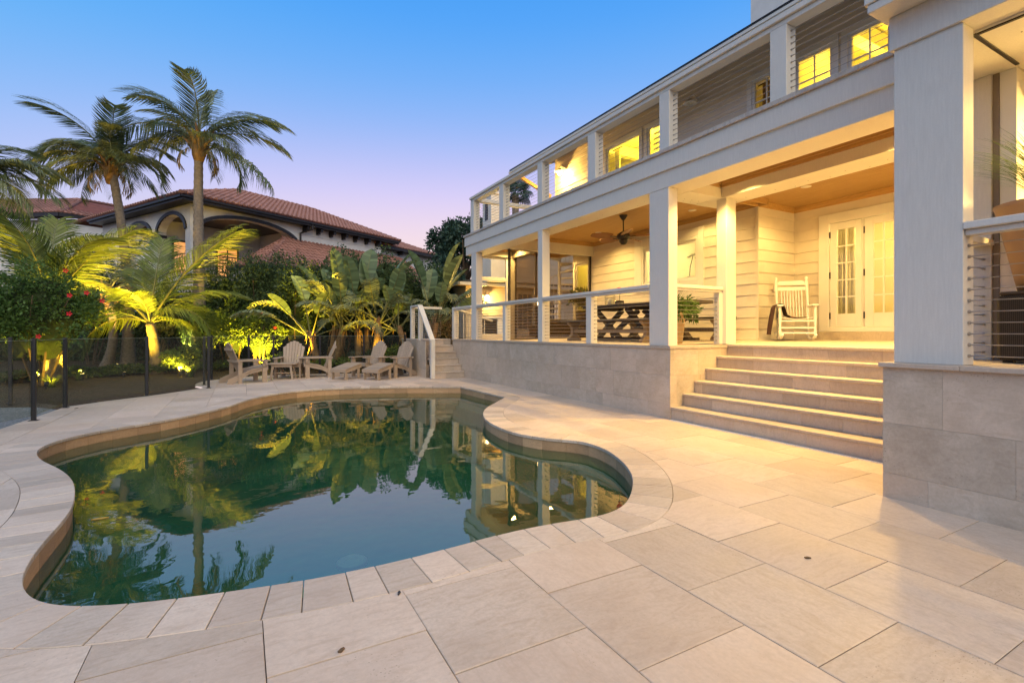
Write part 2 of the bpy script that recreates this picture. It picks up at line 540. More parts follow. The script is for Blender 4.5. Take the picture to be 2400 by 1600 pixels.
midl = [tuple(p) for p in MID]; outl = [tuple(p) for p in OUTG]

# soil and mulch
k = NM('mulch_and_leaf_litter', .95, .1)
n1 = k.noise(26, 6, .7); n2 = k.noise(3, 4)
c = k.mix(k.mapr(n1, .35, .7), (.045, .032, .02), (.15, .105, .062))
c = k.mix(k.mapr(n2, .5, .75, 0, .6), c, (.035, .042, .016))
k.base(c); k.bump(n1, .9, .05); M['mulch'] = k.m
BIG = [(-900, -900), (900, -900), (900, 900), (-900, 900)]
sheet('ground', [BIG, DECK], lambda p: not inpoly(p, DECK), -.05, M['mulch'])
k = NM('grey_gravel', .95, .1)
v1 = k.n('ShaderNodeTexVoronoi'); v1.inputs['Scale'].default_value = 42; k.l(k.co(), v1.inputs['Vector'])
n2 = k.noise(2.0, 4)
c = k.mix(v1.outputs['Color'], (.12, .13, .135), (.33, .33, .32))
c = k.mix(k.mapr(n2, .4, .7, 0, .5), c, (.13, .14, .13))
k.base(c); k.bump(v1.outputs['Distance'], .8, .02); M['gravel'] = k.m
GRAV = [(-12, 4), (-6.02, 6.3), (-3.51, 8.01), (-2.755, 8.75), (-2.68, 9.8), (-2.64, 10.7), (-3.1, 11.3), (-4.3, 11.8), (-7, 12), (-12, 11)]
sheet('gravel_path', [GRAV], lambda p: True, -.035, M['gravel'])
sheet('deck_bed', [DECK, midl], lambda p: inpoly(p, DECK) and not inpoly(p, midl), -.012, M['joint'])

# pavers: two foot squares in running bond
deck = bpy.data.objects.new('pool_deck', None); COL.objects.link(deck); deck['kind'] = 'structure'
PX, PY = .6035, .6165
cand = []
Lx0, Lx1 = min(p[0] for p in outl) - .1, max(p[0] for p in outl) + .1
for r in range(-10, 10):
    x0 = -.527 + PX * r
    for j in range(-5, 27):
        y0 = (1.368 if r % 2 else 1.678) + PY * (j - 2)
        if y0 < -.7 or x0 > 5.39: continue
        if x0 < -6 or y0 > 15.9: continue
        rect = [(x0 + .0019, y0 + .0019), (x0 + PX - .0019, y0 + .0019), (x0 + PX - .0019, y0 + PY - .0019), (x0 + .0019, y0 + PY - .0019)]
        cor = rect + [(x0 + PX / 2, y0 + PY / 2)]
        near = [i for i in range(NL) if x0 - .3 < outl[i][0] < x0 + PX + .3 and y0 - .3 < outl[i][1] < y0 + PY + .3]
        dk = [inpoly(p, DECK) for p in cor]
        if not any(dk): continue
        po = [inpoly(p, outl) for p in cor]
        if all(po): continue
        clip = any(po) or not all(dk) or any(x0 < outl[i][0] < x0 + PX and y0 < outl[i][1] < y0 + PY for i in near)
        pr = project(x0 + PX / 2, y0 + PY / 2, 0)
        vis = False; size = 0
        if pr:
            for c_ in cor:
                q = project(c_[0], c_[1], 0)
                if q and -40 < q[0] < 2440 and q[1] < 1660: vis = True
            size = 1 / pr[2]
        cand.append((vis, size, rect, clip, near, (x0 + PX / 2, y0 + PY / 2)))
cand.sort(key=lambda c: (not c[0], -c[1]))
rest = MB()
PTH = .011
cx_ = .004                                     # worn arris
def slab(v, f, z0, z1, cx, cy):
    """prism of a triangulated outline, relative to (cx, cy)"""
    mb = MB(); n = len(v)
    mb.v = [(p[0] - cx, p[1] - cy, z1) for p in v] + [(p[0] - cx, p[1] - cy, z0) for p in v]
    cnt = {}
    for t in f:
        a, b, c = v[t[0]], v[t[1]], v[t[2]]
        t = tuple(t) if (b[0] - a[0]) * (c[1] - a[1]) - (b[1] - a[1]) * (c[0] - a[0]) > 0 else tuple(reversed(t))
        mb.f.append(t)
        for i in range(3): cnt[(t[i], t[(i + 1) % 3])] = 1
    for (a, b) in list(cnt):
        if (b, a) not in cnt: mb.f.append((a, a + n, b + n, b))
    return mb
npv = 0
for vis, size, rect, clip, near, (cx, cy) in cand:
    if clip:
        rc = rect
        vs = [Vector(p) for p in rc]; es = [(0, 1), (1, 2), (2, 3), (3, 0)]
        nset = set(near); idx = {}
        for i in near:
            idx[i] = len(vs); vs.append(Vector(outl[i]))
        for i in near:
            if (i + 1) % NL in nset: es.append((idx[i], idx[(i + 1) % NL]))
        b = len(vs); vs += [Vector(p) for p in DECK]
        es += [(b + i, b + (i + 1) % len(DECK)) for i in range(len(DECK))]
        rr = delaunay_2d_cdt(vs, es, [], 0, 1e-5)
        v = [tuple(p) for p in rr[0]]; f = []
        for t in rr[2]:
            m = (sum(v[i][0] for i in t) / 3, sum(v[i][1] for i in t) / 3)
            if rc[0][0] < m[0] < rc[1][0] and rc[0][1] < m[1] < rc[2][1] and inpoly(m, DECK) and not inpoly(m, outl): f.append(t)
        if not f: continue
        used = sorted({i for t in f for i in t}); mp = {a: i for i, a in enumerate(used)}
        v = [v[i] for i in used]; f = [tuple(mp[i] for i in t) for t in f]
        area = sum(abs((v[t[1]][0] - v[t[0]][0]) * (v[t[2]][1] - v[t[0]][1]) - (v[t[1]][1] - v[t[0]][1]) * (v[t[2]][0] - v[t[0]][0])) / 2 for t in f)
        if area < .004: continue
        mb = slab(v, f, -PTH, 0, cx, cy)
    else:
        a = .0035
        r0 = [(p[0] - cx, p[1] - cy) for p in rect]
        r1 = [(x - math.copysign(a, x), y - math.copysign(a, y)) for x, y in r0]
        mb = MB().add([(x, y, -PTH) for x, y in r0] + [(x, y, -.0022) for x, y in r0] + [(x, y, 0) for x, y in r1],
                      [(0, 1, 5, 4), (1, 2, 6, 5), (2, 3, 7, 6), (3, 0, 4, 7), (4, 5, 9, 8), (5, 6, 10, 9), (6, 7, 11, 10), (7, 4, 8, 11), (8, 9, 10, 11)])
    dz = R.uniform(-.0015, .0012)
    if npv < 298 and vis:
        part('paver', mb, M['paver2'] if R.random() < .4 else M['paver'], deck, loc=(cx, cy, dz), world=False); npv += 1
    else:
        rest.add([(p[0] + cx, p[1] + cy, p[2] + dz) for p in mb.v], mb.f)
if rest.f:
    part('paver', rest, M['paver'], deck, kind='stuff')

# coping stones round the pool
pool = bpy.data.objects.new('pool_basin', None); COL.objects.link(pool); pool['kind'] = 'structure'
cuts = [0]
i = 0
while i < NL:
    wd = R.choice([4, 4, 4, 5, 3, 4]) if True else 4
    j = i + wd
    if i < NC < j: j = NC
    if NL - j < 3: j = NL
    cuts.append(min(j, NL)); i = j
for a, b in zip(cuts, cuts[1:]):
    inn = [LOOP[q % NL] for q in range(a, b + 1)]; ou = [OUT[q % NL] for q in range(a, b + 1)]
    c = (inn[0] + ou[-1]) / 2
    # open the joints a little
    def shr(L_):
        L_ = [p.copy() for p in L_]
        d0 = (L_[1] - L_[0]); d1 = (L_[-2] - L_[-1])
        L_[0] += d0.normalized() * min(.0022, d0.length * .3) if d0.length > 1e-6 else d0
        L_[-1] += d1.normalized() * min(.0022, d1.length * .3) if d1.length > 1e-6 else d1
        return L_
    inn = shr(inn); ou = shr(ou)
    poly = [tuple(p - c) for p in inn] + [tuple(p - c) for p in reversed(ou)]
    if SGN < 0: pass
    ar = sum(poly[q][0] * poly[(q + 1) % len(poly)][1] - poly[(q + 1) % len(poly)][0] * poly[q][1] for q in range(len(poly)))
    if ar < 0: poly.reverse()
    z = .0008 + R.uniform(-.001, .0012)
    o = part('coping_stone', MB().prism(poly, -.034, 0), M['coping'], pool, loc=(c.x, c.y, z), world=False, bevel=.003)
# waterline tiles
i = 0
while i < NL:
    j = min(i + 6, NL)
    if i < NC < j: j = NC
    if NL - j < 3: j = NL
    a = [TIL[q % NL] for q in range(i, j + 1)]; b = [TIB[q % NL] for q in range(i, j + 1)]
    a = [p.copy() for p in a]; a[0] += (a[1] - a[0]) * .03; a[-1] += (a[-2] - a[-1]) * .03
    c = a[0]; poly = [tuple(p - c) for p in a] + [tuple(p - c) for p in reversed(b)]
    ar = sum(poly[q][0] * poly[(q + 1) % len(poly)][1] - poly[(q + 1) % len(poly)][0] * poly[q][1] for q in range(len(poly)))
    if ar < 0: poly.reverse()
    part('waterline_tile', MB().prism(poly, -.33, -.036), M['pooltile'], pool, loc=(c.x, c.y, 0), world=False)
    i = j
mb = MB(); n = NL
mb.v = [(p.x, p.y, -.034) for p in PLS] + [(p.x, p.y, -1.35) for p in PLS]
mb.f = [(q, (q + 1) % n, n + (q + 1) % n, n + q) for q in range(n)]
part('pool_wall', mb, M['plaster'], pool)
plsl = [tuple(p) for p in PLS]
v, f = cdt_region([plsl], lambda p: inpoly(p, plsl))
mb = MB(); mb.v = [(p.x, p.y, -1.35) for p in v]; mb.f = [tuple(t) for t in f]
part('pool_floor', mb, M['plaster'], pool)
for q, (xa, z) in enumerate([(4.05, -.34), (3.65, -.58), (3.25, -.82)]):
    yb0 = 8.6 + .25 * q
    part('pool_step', MB().box(xa - .0, 4.40 if q == 0 else 4.05 - .4 * (q - 1) - .001, yb0, 10.5 - .1 * q, -1.34, z), M['step'], pool)
# water
k = NM('pool_water')
fr = k.n('ShaderNodeFresnel'); fr.inputs[0].default_value = 3.0
tr = k.n('ShaderNodeBsdfTransparent'); tr.inputs[0].default_value = (.66, 1.0, .74, 1)
gl = k.n('ShaderNodeBsdfGlossy'); gl.inputs['Roughness'].default_value = .008
gl.inputs['Color'].default_value = (1.0, .95, .86, 1)
w1 = k.noise(1.3, 2, .4); w2 = k.noise(7, 2, .4)
ad = k.n('ShaderNodeMath', operation='MULTIPLY_ADD'); ad.inputs[1].default_value = .22
k.l(w2, ad.inputs[0]); k.l(w1, ad.inputs[2])
bp = k.n('ShaderNodeBump'); bp.inputs['Strength'].default_value = .06; bp.inputs['Distance'].default_value = .05
k.l(ad.outputs[0], bp.inputs['Height']); k.l(bp.outputs[0], gl.inputs['Normal'])
mk = k.n('ShaderNodeBsdfDiffuse'); mk.inputs[0].default_value = (.10, .43, .22, 1)      # suspended matter
mk2 = k.n('ShaderNodeMixShader'); mk2.inputs[0].default_value = .10
k.l(tr.outputs[0], mk2.inputs[1]); k.l(mk.outputs[0], mk2.inputs[2])
ms = k.n('ShaderNodeMixShader'); k.l(fr.outputs[0], ms.inputs[0]); k.l(mk2.outputs[0], ms.inputs[1]); k.l(gl.outputs[0], ms.inputs[2])
k.l(ms.outputs[0], k.t.nodes['Material Output'].inputs[0])
M['water'] = k.m
til = [tuple(p) for p in TIL]
v, f = cdt_region([til], lambda p: inpoly(p, til))
mb = MB(); mb.v = [(p.x, p.y, -.145) for p in v]
for t in f:
    a, b, c = (v[q] for q in t)
    mb.f.append(tuple(t) if (b - a).cross(c - a) > 0 else tuple(reversed(t)))
struct('water', mb, M['water'])
# ribbed ring under water near the front edge
ring = T('pool_fitting', 'pale teal ribbed ring fitting just under the water near the front coping', 'pool fitting', (.592, 3.13, -.178))
mteal = plain('teal_plastic', (.85, 1.0, .95), .4)
mb = MB()
prof = [(.05, 0), (.088, 0), (.088, .02), (.07, .03), (.05, .018)]
N_ = 36
for a in range(N_):
    t = 2 * math.pi * a / N_
    for r_, z_ in prof:
        rr = r_ * (1.03 if a % 2 and r_ > .08 else 1)
        mb.v.append((rr * math.cos(t), rr * math.sin(t), z_))
for a in range(N_):
    for q in range(5):
        b = (a + 1) % N_
        mb.f.append((a * 5 + q, b * 5 + q, b * 5 + (q + 1) % 5, a * 5 + (q + 1) % 5))
part('ring', mb, mteal, ring, world=False)
part('stem', MB().lathe([(.02, -1.165), (.02, .0), (.06, .01)], n=8), mteal, ring, world=False)
# ------------------------------------------------------------------ main house
XF = 5.38
house = T('white_house', 'large cream clapboard house with white posts, cable railings and a raised porch beside the pool', 'house', (8.5, 6.0, 0))
def wall_split(L, z0, z1, ops):
    """rectangles of a wall L x (z0..z1) outside the openings (s0,s1,za,zb)"""
    cuts = sorted({0, L, *[o[0] for o in ops], *[o[1] for o in ops]})
    out = []
    for a, b in zip(cuts, cuts[1:]):
        if b - a < 1e-4 or a < -1e-6 or b > L + 1e-6: continue
        m = (a + b) / 2; zs = sorted([(o[2], o[3]) for o in ops if o[0] < m < o[1]])
        z = z0
        for za, zb in zs:
            if za > z + 1e-4: out.append((a, b, z, za))
            z = max(z, zb)
        if z < z1 - 1e-4: out.append((a, b, z, z1))
    return out
def siding(parent, name, O, d, n, L, z0, z1, ops=(), mat='siding', exp=.213, board='siding_board', back=.10):
    d = Vector((*d, 0)); n = Vector((*n, 0)); O = Vector((*O, 0))
    mb = MB()
    def P(s, o, z): return O + d * s + n * o + Vector((0, 0, z))
    for a, b, za, zb in wall_split(L, z0, z1, ops):
        mb.hexa([P(a, 0, za), P(b, 0, za), P(b, -back, za), P(a, -back, za), P(a, 0, zb), P(b, 0, zb), P(b, -back, zb), P(a, -back, zb)])
    w = part(name, mb, M[mat], parent)
    k = 0
    z = z0
    while z < z1 - .02:
        zt = min(z + exp, z1); zm = (z + zt) / 2
        segs = [(0.0, L)]
        for o in ops:
            if o[2] < zm < o[3]:
                ns = []
                for a, b in segs:
                    if o[1] <= a or o[0] >= b: ns.append((a, b)); continue
                    if o[0] > a: ns.append((a, o[0]))
                    if o[1] < b: ns.append((o[1], b))
                segs = ns
        for a, b in segs:
            if b - a < .02: continue
            bm_ = MB().hexa([P(a, .001, z), P(b, .001, z), P(b, .026, z), P(a, .026, z), P(a, .001, zt + .02), P(b, .001, zt + .02), P(b, .008, zt + .02), P(a, .008, zt + .02)])
            part(board, bm_, M[mat], w)
        z = zt
    return w

def window(parent, X, y0, y1, z0, z1, tw=.11, cols=1, rows=1, name='window', nx=-1, fw=.05, sill=True, deep=.09):
    """window in a wall facing -X at plane X; y0..y1, z0..z1 = clear sash opening"""
    mb = MB()
    a = X - .045
    for (ya, yb, za, zb) in ((y0 - tw, y0, z0 - tw, z1 + tw), (y1, y1 + tw, z0 - tw, z1 + tw), (y0 + .0005, y1 - .0005, z1, z1 + tw), (y0 + .0005, y1 - .0005, z0 - tw, z0)):
        mb.box(a, X + .02, ya, yb, za, zb)
    w = part(name, mb, M['trim'], parent, bevel=.004)
    fb = MB()
    for (ya, yb, za, zb) in ((y0, y0 + fw, z0, z1), (y1 - fw, y1, z0, z1), (y0 + fw, y1 - fw, z1 - fw, z1), (y0 + fw, y1 - fw, z0, z0 + fw)):
        fb.box(X - .012, X + .04, ya, yb, za, zb)
    part('sash_frame', fb, M['trim'], w)
    mu = .022
    ys = [y0 + fw + (y1 - y0 - 2 * fw) * q / cols for q in range(cols + 1)]
    zs = [z0 + fw + (z1 - z0 - 2 * fw) * q / rows for q in range(rows + 1)]
    for ya, yb in zip(ys, ys[1:]):
        for za, zb in zip(zs, zs[1:]):
            part('pane', MB().box(X + .008, X + .014, ya + .001, yb - .001, za + .001, zb - .001), M['pane'], w)
    if cols > 1 or rows > 1:
        for q in ys[1:-1]: part('muntin', MB().box(X - .002, X + .022, q - mu / 2, q + mu / 2, z0 + fw, z1 - fw), M['trim'], w)
        for q in zs[1:-1]: part('muntin', MB().box(X - .003, X + .021, y0 + fw, y1 - fw, q - mu / 2, q + mu / 2), M['trim'], w)
    if sill: part('sill', MB().box(X - .075, X - .0455, y0 - tw - .02, y1 + tw + .02, z0 - tw - .035, z0 - tw + .004), M['trim'], w)
    return w

# --- base wall clad in travertine
def clad(wall, name, O, d, n, L, rows, tl, mat='stone', joints=.0014, seed=1, th=.02, s0=0.0):
    rr = random.Random(seed)
    d = Vector((*d, 0)); n = Vector((*n, 0)); O = Vector((*O, 0))
    for q, (za, zb) in enumerate(rows):
        s = s0 - rr.uniform(.05, tl * .9)
        while s < L:
            a = max(s, s0); b = min(s + tl * rr.choice([1, 1, 1, .75]), L); s = s + tl if b - s > tl * .9 else b
            if b - a < .03: continue
            o = rr.uniform(-.0012, .0012)
            p = lambda t, u, z: O + d * t + n * u + Vector((0, 0, z))
            a2, b2, z2, z3 = a + joints / 2, b - joints / 2, za + joints / 2, zb - joints / 2
            part(name, MB().hexa([p(a2, -th, z2), p(b2, -th, z2), p(b2, o, z2), p(a2, o, z2), p(a2, -th, z3), p(b2, -th, z3), p(b2, o, z3), p(a2, o, z3)]), M[mat], wall)
ROWS = [(-.02, .215), (.215, .62), (.62, 1.005)]
bw = part('base_wall', MB().box(XF + .02, XF + .5, 5.12, 13.45, -.1, 1.004).box(XF + .5, 6.62, 5.12, 5.6, -.1, 1.004), M['joint'], house)
clad(bw, 'stone_tile', (XF, 5.09), (0, 1), (-1, 0), 8.34, ROWS, .61, seed=3)
clad(bw, 'stone_tile', (XF + .001, 5.09), (1, 0), (0, -1), 1.24, ROWS, .50, seed=4)
lg = MB().box(XF - .018, XF + .55, 5.072, 13.45, 1.006, 1.05).box(XF + .551, 6.60, 5.072, 5.60, 1.006, 1.05)
part('wall_cap', lg, M['step'], house, bevel=.004)
# porch floor falls gently to the outside
fl = MB().hexa([(XF + .55, 5.601, .95), (8.55, 5.601, .95), (8.55, 13.45, .95), (XF + .55, 13.45, .95),
                (XF + .55, 5.601, 1.0485), (8.55, 5.601, 1.10), (8.55, 13.45, 1.10), (XF + .55, 13.45, 1.0485)])
fl.hexa([(6.635, -3, .95), (9.70, -3, .95), (9.70, 5.60, .95), (6.635, 5.60, .95), (6.635, -3, 1.061), (9.70, -3, 1.105), (9.70, 5.60, 1.105), (6.635, 5.60, 1.061)])
part('porch_floor', fl, M['floor'], house)

# --- broad entry steps
TX = [5.40, 5.649, 5.888, 6.126, 6.371, 6.606]
RS = 1.06 / 6
steps = T('entry_steps', 'broad flight of six travertine steps climbing from the pool deck to the entry porch', 'steps', (6.0, 3.5, 0))
for q in range(6):
    zt = RS * (q + 1)
    x1 = TX[q + 1] + .03 if q < 5 else 7.2
    y1 = 5.088
    tr_ = part('tread', MB().box(TX[q] - .018, (TX[q + 1] - .001) if q < 5 else 6.634, 1.94, y1, zt - .035, zt), M['step'], steps, bevel=.005)
    part('riser_core', MB().box(TX[q] + .02, TX[q] + .2, 1.95, y1 - .004, zt - RS - (.05 if q == 0 else 0), zt - .0355), M['joint'], tr_)
    rr = random.Random(20 + q); s = 1.94 - rr.uniform(0, .5)
    while s < y1 - .03:
        a = max(s, 1.94); b = min(s + rr.choice([.61, .61, .45]), y1)
        if b - a > .02:
            part('riser_tile', MB().box(TX[q], TX[q] + .02, a + .001, b - .001, zt - RS + (.001 if q else -.03), zt - .036), M['step'], tr_)
        s = b
# slot drain along the foot of the steps
dr = T('slot_drain', 'narrow white slotted drain grate along the foot of the entry steps', 'drain', (5.34, 3.5, 0))
mb = MB().box(5.315, 5.325, 1.95, 5.05, -.01, .004).box(5.365, 5.375, 1.95, 5.05, -.01, .004)
part('frame', mb, M['trim'], dr)
mb = MB()
for q in range(124): mb.box(5.3255, 5.3645, 1.955 + q * .025, 1.970 + q * .025, -.008, .002)
part('grate', mb, M['trim'], dr, kind='stuff')

# --- facade posts, beam, deck edge
POSTS = [(5.136, 5.518), (8.543, 8.714), (11.80, 12.108)]
for a, b in POSTS:
    part('porch_post', MB().box(XF + .015, XF + .198, a, b, 1.0505, 3.344), M['white'], house, bevel=.005)
part('porch_post', MB().box(6.60, 6.83, 5.10, 5.28, 1.061, 3.344), M['white'], house, bevel=.005)
mb = MB().box(XF + .01, 5.60, 1.99, 12.46, 3.345, 3.584).box(5.602, 5.85, 1.99, 12.45, 3.348, 3.72)
part('porch_beam', mb, M['white'], house)
mb = MB().box(5.852, 6.56, 5.16, 5.40, 3.345, 3.72).box(5.852, 6.56, 5.402, 5.66, 3.348, 3.71)
part('porch_beam', mb, M['white'], house)
mb = MB().box(6.562, 6.80, 1.2, 5.66, 3.345, 3.72).box(6.802, 7.06, 1.2, 5.655, 3.348, 3.71)
part('porch_beam', mb, M['white'], house)
mb = MB().box(5.852, 8.5, 10.80, 11.04, 3.345, 3.72)
part('porch_beam', mb, M['white'], house)
mb = MB().box(5.60, 6.9, 12.20, 12.449, 3.352, 3.72).box(6.70, 6.90, 11.05, 12.199, 3.345, 3.72)
part('porch_beam', mb, M['white'], house)
# screw heads in the housings
mb = MB()
for q in range(26):
    y = 5.9 + q * .26
    if y < 12: mb.box(5.66 + .1 * (q % 2), 5.668 + .1 * (q % 2), y, y + .008, 3.3455, 3.3482)
for q in range(8):
    mb.box(5.95 + q * .08, 5.958 + q * .08, 5.48 + .1 * (q % 2), 5.488 + .1 * (q % 2), 3.3455, 3.3482)
for q in range(16):
    mb.box(6.88 + .1 * (q % 2), 6.888 + .1 * (q % 2), 1.6 + q * .24, 1.608 + q * .24, 3.3455, 3.3482)
part('screw_head', mb, M['bronze'], house, kind='stuff')
part('deck_fascia', MB().box(XF - .022, XF + .3, 1.99, 12.49, 3.5845, 3.838), M['white'], house, bevel=.006)
ld = part('deck_ledge_core', MB().box(XF + .1, 8.48, 1.99, 12.45, 3.73, 3.885), M['joint'], house)
y = 1.99
while y < 12.5:
    b = min(y + R.choice([.62, .62, .5]), 12.52)
    part('ledge_stone', MB().box(XF - .055, XF + .32, y + .0015, b - .0015, 3.8385, 3.892), M['ledge'], ld, bevel=.003)
    y = b
part('ledge_stone', MB().box(XF + .3215, 8.48, 1.99, 12.5, 3.8852, 3.889), M['ledge'], ld)
# undersides: pine ceilings
def ceiling(x0, x1, y0, y1, z, w=.085):
    c = part('porch_ceiling', MB().box(x0 - .02, x1 + .02, y0 - .02, y1 + .02, z + .012, z + .03), M['bronze'], house)
    mb = MB(); x = x0
    while x < x1:
        b = min(x + w, x1)
        mb.box(x + .003, b - .003, y0, y1, z, z + .0118); x = b
    part('ceiling_board', mb, M['pine'], c, kind='stuff')
    m = MB()
    for (a, b, dx, dy) in ((0, 0, 1, 0), (0, 1, 1, 0), (0, 0, 0, 1), (1, 0, 0, 1)):
        if dx:
            yy = y0 if b == 0 else y1 - .05
            m.box(x0 + .051, x1 - .051, yy, yy + .05, z - .055, z - .0005); m.box(x0 + .051, x1 - .051, (yy if b == 0 else yy + .025), (yy + .025 if b == 0 else yy + .05), z - .10, z - .0552)
        else:
            xx = x0 if a == 0 else x1 - .05
            m.box(xx, xx + .05, y0, y1, z - .055, z - .0005); m.box((xx if a == 0 else xx + .025), (xx + .025 if a == 0 else xx + .05), y0, y1, z - .10, z - .0552)
    part('crown_moulding', m, M['pine'], c)
ceiling(5.851, 8.499, 5.661, 10.799, 3.70)
ceiling(5.851, 6.561, 1.9, 5.159, 3.60)
ceiling(7.061, 9.629, 1.2, 5.879, 3.70)
ceiling(5.851, 6.699, 11.041, 12.199, 3.60)
ceiling(6.901, 8.499, 11.041, 12.449, 3.60)

# --- lower walls
KW = (7.279, 8.843, 2.391, 3.225)
yw = (11.02, 11.60, 1.6, 3.2)
siding(house, 'porch_wall', (8.5, 5.88), (0, 1), (-1, 0), 5.87, 1.10, 3.715,
       [(KW[0] - 5.88 - .11, KW[1] - 5.88 + .11, KW[2] - .11, KW[3] + .11), (yw[0] - 5.88 - .1, yw[1] - 5.88 + .1, yw[2] - .1, yw[3] + .1)])
siding(house, 'porch_wall', (9.63, 5.88), (-1, 0), (0, -1), 1.13, 1.10, 3.715)
DW = (2.9, 5.371, 1.256, 3.44)
siding(house, 'porch_wall', (9.63, -3), (0, 1), (-1, 0), 8.88, 1.10, 3.715, [(DW[0] + 3, DW[1] + 3, 1.05, DW[3])])
part('corner_board', MB().box(8.462, 8.474, 5.842, 5.90, 1.10, 3.6), M['siding'], house)
window(house, 8.5, KW[0], (KW[0] + KW[1]) / 2 - .03, KW[2], KW[3], name='kitchen_window', sill=False, tw=.06)
window(house, 8.5, (KW[0] + KW[1]) / 2 + .03, KW[1], KW[2], KW[3], name='kitchen_window', sill=False, tw=.06)
mb = MB()
for (ya, yb, za, zb) in ((KW[0] - .19, KW[0] - .061, KW[2] - .19, KW[3] + .25), (KW[1] + .061, KW[1] + .312, KW[2] - .19, KW[3] + .25),
                         (KW[0] - .0605, KW[1] + .0605, KW[3] + .061, KW[3] + .25), (KW[0] - .0605, KW[1] + .0605, KW[2] - .19, KW[2] - .061)):
    mb.box(8.452, 8.502, ya, yb, za, zb)
part('window_trim', mb, M['trim'], house, bevel=.004)
window(house, 8.5, *yw, name='window', tw=.1)
# french doors with a stone sill
part('door_sill', MB().box(9.50, 9.66, DW[0] - .05, DW[1] + .03, 1.08, 1.255), M['step'], house, bevel=.004)
mb = MB().box(9.575, 9.66, DW[1] - .18, DW[1], 1.257, 3.44).box(9.575, 9.66, DW[0], DW[0] + .18, 1.257, 3.44).box(9.575, 9.66, DW[0] + .181, DW[1] - .181, 3.26, 3.44).box(9.56, 9.66, DW[0] + .181, DW[1] - .181, 1.257, 1.34)
part('door_frame', mb, M['trim'], house, bevel=.005)
def french_leaf(y0, y1, py0, py1):
    z0, z1, p0, p1 = 1.345, 3.255, 1.585, 3.128
    mb = MB().box(9.60, 9.645, y0, py0, z0, z1).box(9.60, 9.645, py1, y1, z0, z1).box(9.60, 9.645, py0 + .0004, py1 - .0004, z0, p0).box(9.60, 9.645, py0 + .0004, py1 - .0004, p1, z1)
    d = part('french_door', mb, M['trim'], house, bevel=.004)
    for q in range(2):
        for r in range(5):
            a = py0 + (py1 - py0) * q / 2; b = py0 + (py1 - py0) * (q + 1) / 2
            za = p0 + (p1 - p0) * r / 5; zb = p0 + (p1 - p0) * (r + 1) / 5
            part('pane', MB().box(9.618, 9.624, a + .001, b - .001, za + .001, zb - .001), M['pane'], d)
    part('muntin', MB().box(9.606, 9.636, (py0 + py1) / 2 - .011, (py0 + py1) / 2 + .011, p0, p1), M['trim'], d)
    for r in range(1, 5):
        z = p0 + (p1 - p0) * r / 5
        part('muntin', MB().box(9.607, 9.635, py0, py1, z - .011, z + .011), M['trim'], d)
    for z in (1.55, 2.3, 3.05):
        part('hinge', MB().box(9.588, 9.601, y1 - .012, y1 + .008, z - .06, z + .06), M['bronze'], d)
    return d
french_leaf(4.645, 5.18, 4.75, 5.059)
french_leaf(4.085, 4.605, 4.16, 4.462)
part('door_mullion', MB().box(9.598, 9.65, 4.615, 4.637, 1.341, 3.259), M['trim'], house)
french_leaf(3.10, 4.06, 3.25, 3.9)
# outlet box and threshold strip
part('switch_plate', MB().box(8.93, 9.01, 5.847, 5.853, 2.02, 2.12), M['trim'], house)

# rooms behind the glass
def room(x0, x1, y0, y1, z0, z1, lamps, mat='interior', e=60, col=(1, .72, .30)):
    mb = MB().box(x1, x1 + .05, y0, y1, z0, z1).box(x0, x1, y0 - .05, y0, z0, z1).box(x0, x1, y1, y1 + .05, z0, z1).box(x0, x1, y0, y1, z0 - .05, z0).box(x0, x1, y0, y1, z1, z1 + .05)
    o = part('room_lining', mb, M[mat], house)
    for p in lamps:
        light('POINT', 'room_lamp', p, e, col, house, .12)
    return o
room(8.61, 11.5, 6.6, 9.6, 1.1, 3.9, [(9.9, 8.1, 3.4)], e=120, col=(1, .83, .36))
rk = MB()
for q in range(4):
    y = 6.7 + q * .7
    rk.box(11.15, 11.49, y, y + .69, 2.3, 3.6)
    for (ya, yb, za, zb) in ((y + .03, y + .10, 2.33, 3.57), (y + .59, y + .66, 2.33, 3.57), (y + .1005, y + .5895, 3.50, 3.57), (y + .1005, y + .5895, 2.33, 2.40)):
        rk.box(11.13, 11.149, ya, yb, za, zb)
part('kitchen_cabinet', rk, M['trim'], house)
ft = MB().tube([(8.95, 7.55, 2.2), (8.95, 7.55, 2.62), (8.93, 7.52, 2.70), (8.90, 7.46, 2.72), (8.87, 7.40, 2.70), (8.86, 7.38, 2.62)], .016, 8)
orc = T('orchid', 'white orchid on the sill behind the right pane of the kitchen window', 'plant', (8.78, 7.74, 2.41))
part('stem', MB().tube([(8.78, 7.74, 2.41), (8.78, 7.72, 2.7), (8.78, 7.64, 2.95), (8.77, 7.56, 2.98)], .008, 5), M['bronze'], orc)
for q in range(5): part('flower', MB().lathe([(.0, -.01), (.045, .0), (.05, .01), (0, .025)], (8.775, 7.54 + .05 * q, 2.97 - .025 * abs(q - 2) - .05 * (q == 0)), 7), M['trim'], orc)
part('pot', MB().lathe([(.04, 0), (.06, .10), (.05, .10), (0, .09)], (8.78, 7.74, 2.40), 10), M['trim'], orc)
part('faucet', ft, M['cable'], house, smooth=True)
room(9.74, 12.5, 2.2, 5.86, 1.1, 3.7, [(11.0, 4.9, 3.3), (11.0, 3.2, 3.3)], e=80, col=(1, .68, .20))
cu_ = T('curtain', 'white sheer curtain gathered behind the left leaf of the entry french doors', 'curtain', (10.3, 5.3, 1.11), group='curtains behind the house glass')
mb = MB()
for q in range(9):
    y = 5.12 + q * .045
    mb.tube([(10.3, y, 1.2), (10.3 + .03 * math.sin(q * 2), y, 2.3), (10.3, y + .01, 3.4)], .028, 6)
part('drape', mb, plain('white_curtain', (.62, .60, .52), .8), cu_, smooth=True)
